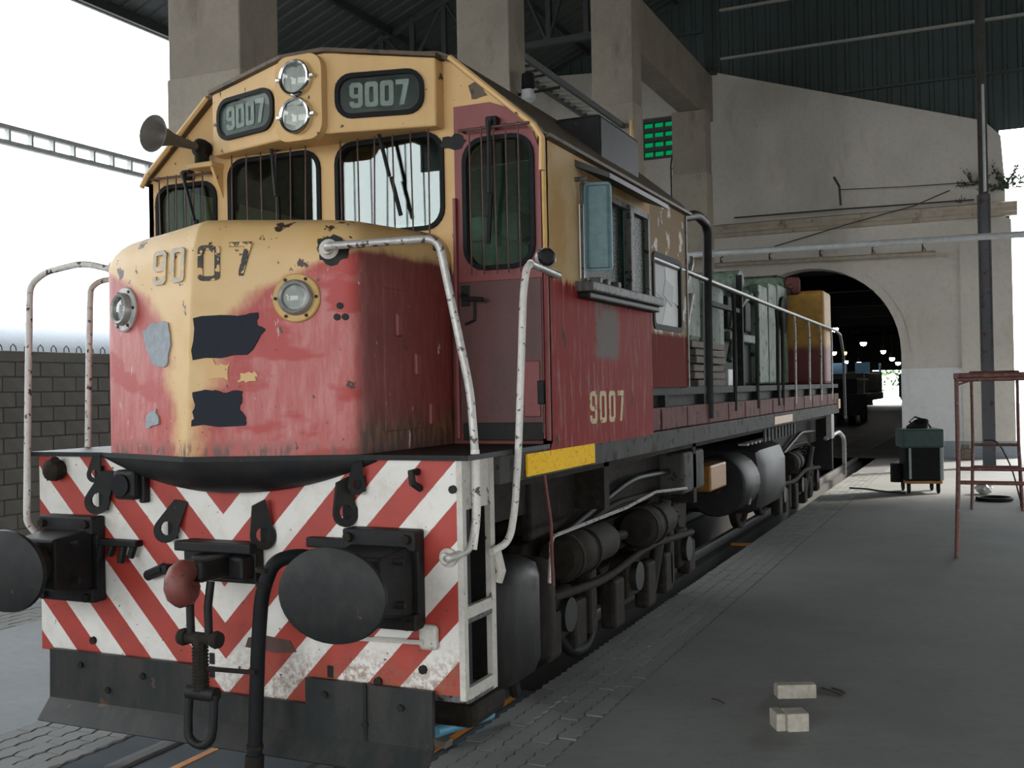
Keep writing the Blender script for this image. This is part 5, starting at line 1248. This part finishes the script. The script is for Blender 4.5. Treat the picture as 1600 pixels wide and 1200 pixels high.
def wood_block(name, loc, rz, size, lab, notch=False):
    t = tag(empty(name, loc, rz), lab, 'wood block', 'timber offcuts on the floor')
    a, b, c = size
    MB().bbox(-a/2, a/2, -b/2, b/2, 0, c, .006).build('offcut', mt['wood'], t)
    if notch: MB().bbox(-a/2-.055, -a/2-.002, -b/2+.02, b/2+.03, 0, c*.96, .006).build('offcut', mt['wood'], t)
    else: MB().bbox(-a/2-.0, -a*.02, b/2+.002, b/2+.03, 0, c*.8, .005).build('offcut', mt['wood'], t)
wood_block('timber_offcut', (2.52, 2.15, 0), .42, (.235, .075, .085), 'pale wood block farther from camera, beside the twigs')
wood_block('timber_offcut', (2.615, 1.55, 0), .5, (.12, .12, .10), 'pale stepped wood block nearer to the camera', True)
for p, q, L in (((2.64, 2.38), (2.78, 2.26), 'longer dark twig beside the far wood block'), ((2.70, 2.40), (2.79, 2.31), 'shorter dark twig lying above the longer one'), ((2.06, 1.92), (2.15, 1.86), 'lone dark twig left of the wood blocks')):
    o = MB().tube([(p[0], p[1], .007), ((p[0]+q[0])/2, (p[1]+q[1])/2+.004, .010), (q[0], q[1], .007)], .006, 6).build('twig', mt['twig']); tag(o, L, 'twig', 'twigs on the floor')

# welding set on a trolley
wc = tag(empty('welding_trolley', (2.52, 15.15, 0), .25), 'dark green welding set on a wheeled trolley by the arch', 'welding machine')
MB().bbox(-.30, .30, -.33, .33, .17, .22, .01).build('trolley_frame', mt['orange_box'], wc)
MB().bbox(-.29, .27, -.30, .30, .22, .82, .02).build('machine_body', mt['cart_dark'], wc)
MB().bbox(.27, .33, -.29, .29, .22, .85, .01).build('side_panel', mt['cart_grey'], wc)
MB().bbox(-.34, .34, -.34, .34, .78, 1.10, .03).build('top_box', mt['cart_green'], wc)
MB().bbox(-.24, -.20, -.33, -.30, .25, .78, .005).build('front_strip', mt['cart_grey'], wc)
for x in (-.24, .24):
    for y in (-.26, .26):
        MB().lathe([(.07, -.02), (.08, -.015), (.08, .015), (.07, .02)], (x, y, .08), (1, 0, 0), 16).build('wheel', mt['rubber'], wc); MB().box(x-.03, x+.03, y-.02, y+.02, .08, .17).build('caster_fork', mt['cart_dark'], wc)
for i in range(5):
    a0 = i*.9; r = .17-.012*i; pts = [(.02*i-.04+r*math.cos(t*PI/9+a0), .03*i-.05+.6*r*math.sin(t*PI/9+a0), 1.12+.022*i+.05*math.sin(t*PI/9+i)) for t in range(18)]
    MB().tube(pts, .016, 6, closed=True).build('cable_coil', mt['rubber'], wc, 50)
MB().tube([(-.02, 0, 1.1), (-.15, .05, 1.22), (-.05, .08, 1.30), (.12, .05, 1.24), (.2, 0, 1.1)], .016, 6).build('cable_loop', mt['rubber'], wc, 50)
MB().lathe([(.10, -.16), (.10, .16)], (-.40, -.05, .34), (0, 0, 1), 14).build('gas_can', mt['cart_dark'], wc)
o = MB().tube(arc_path([(2.3, 14.7, .015), (1.9, 15.0, .012), (1.6, 15.4, .012), (1.3, 15.5, .012)], .2), .014, 6).build('welding_cable', mt['rubber']); tag(o, 'black cable trailing left from the welding trolley', 'cable')

# trestle scaffolds
def trestle(name, y, zt, x0, x1, lab, spread, rails):
    t = tag(empty(name, ((x0+x1)/2, y, 0)), lab, 'scaffold', 'rusty trestle scaffolds')
    h = (x1-x0)/2
    for s in (-1, 1):
        for k in (-1, 1):
            MB().tube([(s*h, k*.06, zt), (s*h, k*.07, zt*.5), (s*(h+.03), k*spread, 0)], .022, 8).build('leg', mt['scaffold'], t, 50)
        MB().cyl((s*h, -.12, zt), (s*h, .12, zt), .03, 8).build('head', mt['scaffold'], t)
        MB().cyl((s*h, 0, zt-.1), (s*(h-.22), 0, zt-.02), .012, 6).build('knee_brace', mt['scaffold'], t)
    MB().cyl((-h-.03, 0, zt), (h+.03, 0, zt), .032, 8).build('top_rail', mt['scaffold'], t, 50)
    for z in rails: MB().cyl((-h, -.07, z), (h, -.07, z), .022, 8).build('cross_rail', mt['scaffold'], t, 50)
    return t
trestle('trestle_scaffold', 8.15, 1.96, 3.31, 4.75, 'nearer rusty red trestle at the right edge', .22, (.95, .80, 1.92))
trestle('trestle_scaffold', 12.9, 2.02, 3.40, 4.02, 'farther rusty trestle, seen through the nearer one', .3, (.62, .95))
o = MB().tube([(3.68+.25*math.cos(2*PI*i/24), 14.0+.25*math.sin(2*PI*i/24), .03) for i in range(24)], .03, 8, closed=True).build('hose_ring', mt['rubber'], None, 50); tag(o, 'dark rubber ring lying on the floor under the trestle', 'hose')
bm = bmesh.new(); bmesh.ops.create_icosphere(bm, subdivisions=3, radius=.13)
for v in bm.verts: v.co *= 1+.25*math.sin(v.co.x*50+v.co.y*31)*math.cos(v.co.z*43); v.co.z = v.co.z*.8+.10; v.co.z = max(v.co.z, 0)
o = MB().frombm(bm, Matrix.Translation((3.52, 15.0, 0))).build('plastic_bag', mt['bag'], None, 60); tag(o, 'crumpled pale plastic bag behind the dark ring', 'bag')
o = MB().tube(arc_path([(3.55, 15.1, .9), (3.75, 14.7, .92), (3.95, 14.3, .5), (4.05, 14.0, .02)], .3), .012, 6).build('hanging_cable', mt['rubber']); tag(o, 'thin black cable drooping behind the trestle', 'cable')
o = MB().bbox(2.98, 3.28, 23.2, 23.5, 0, .28, .03).bbox(3.0, 3.2, 23.22, 23.45, .27, .38, .02).build('scrap_box', mt['plank']); tag(o, 'small brown scrap box at the foot of the arch wall', 'box')
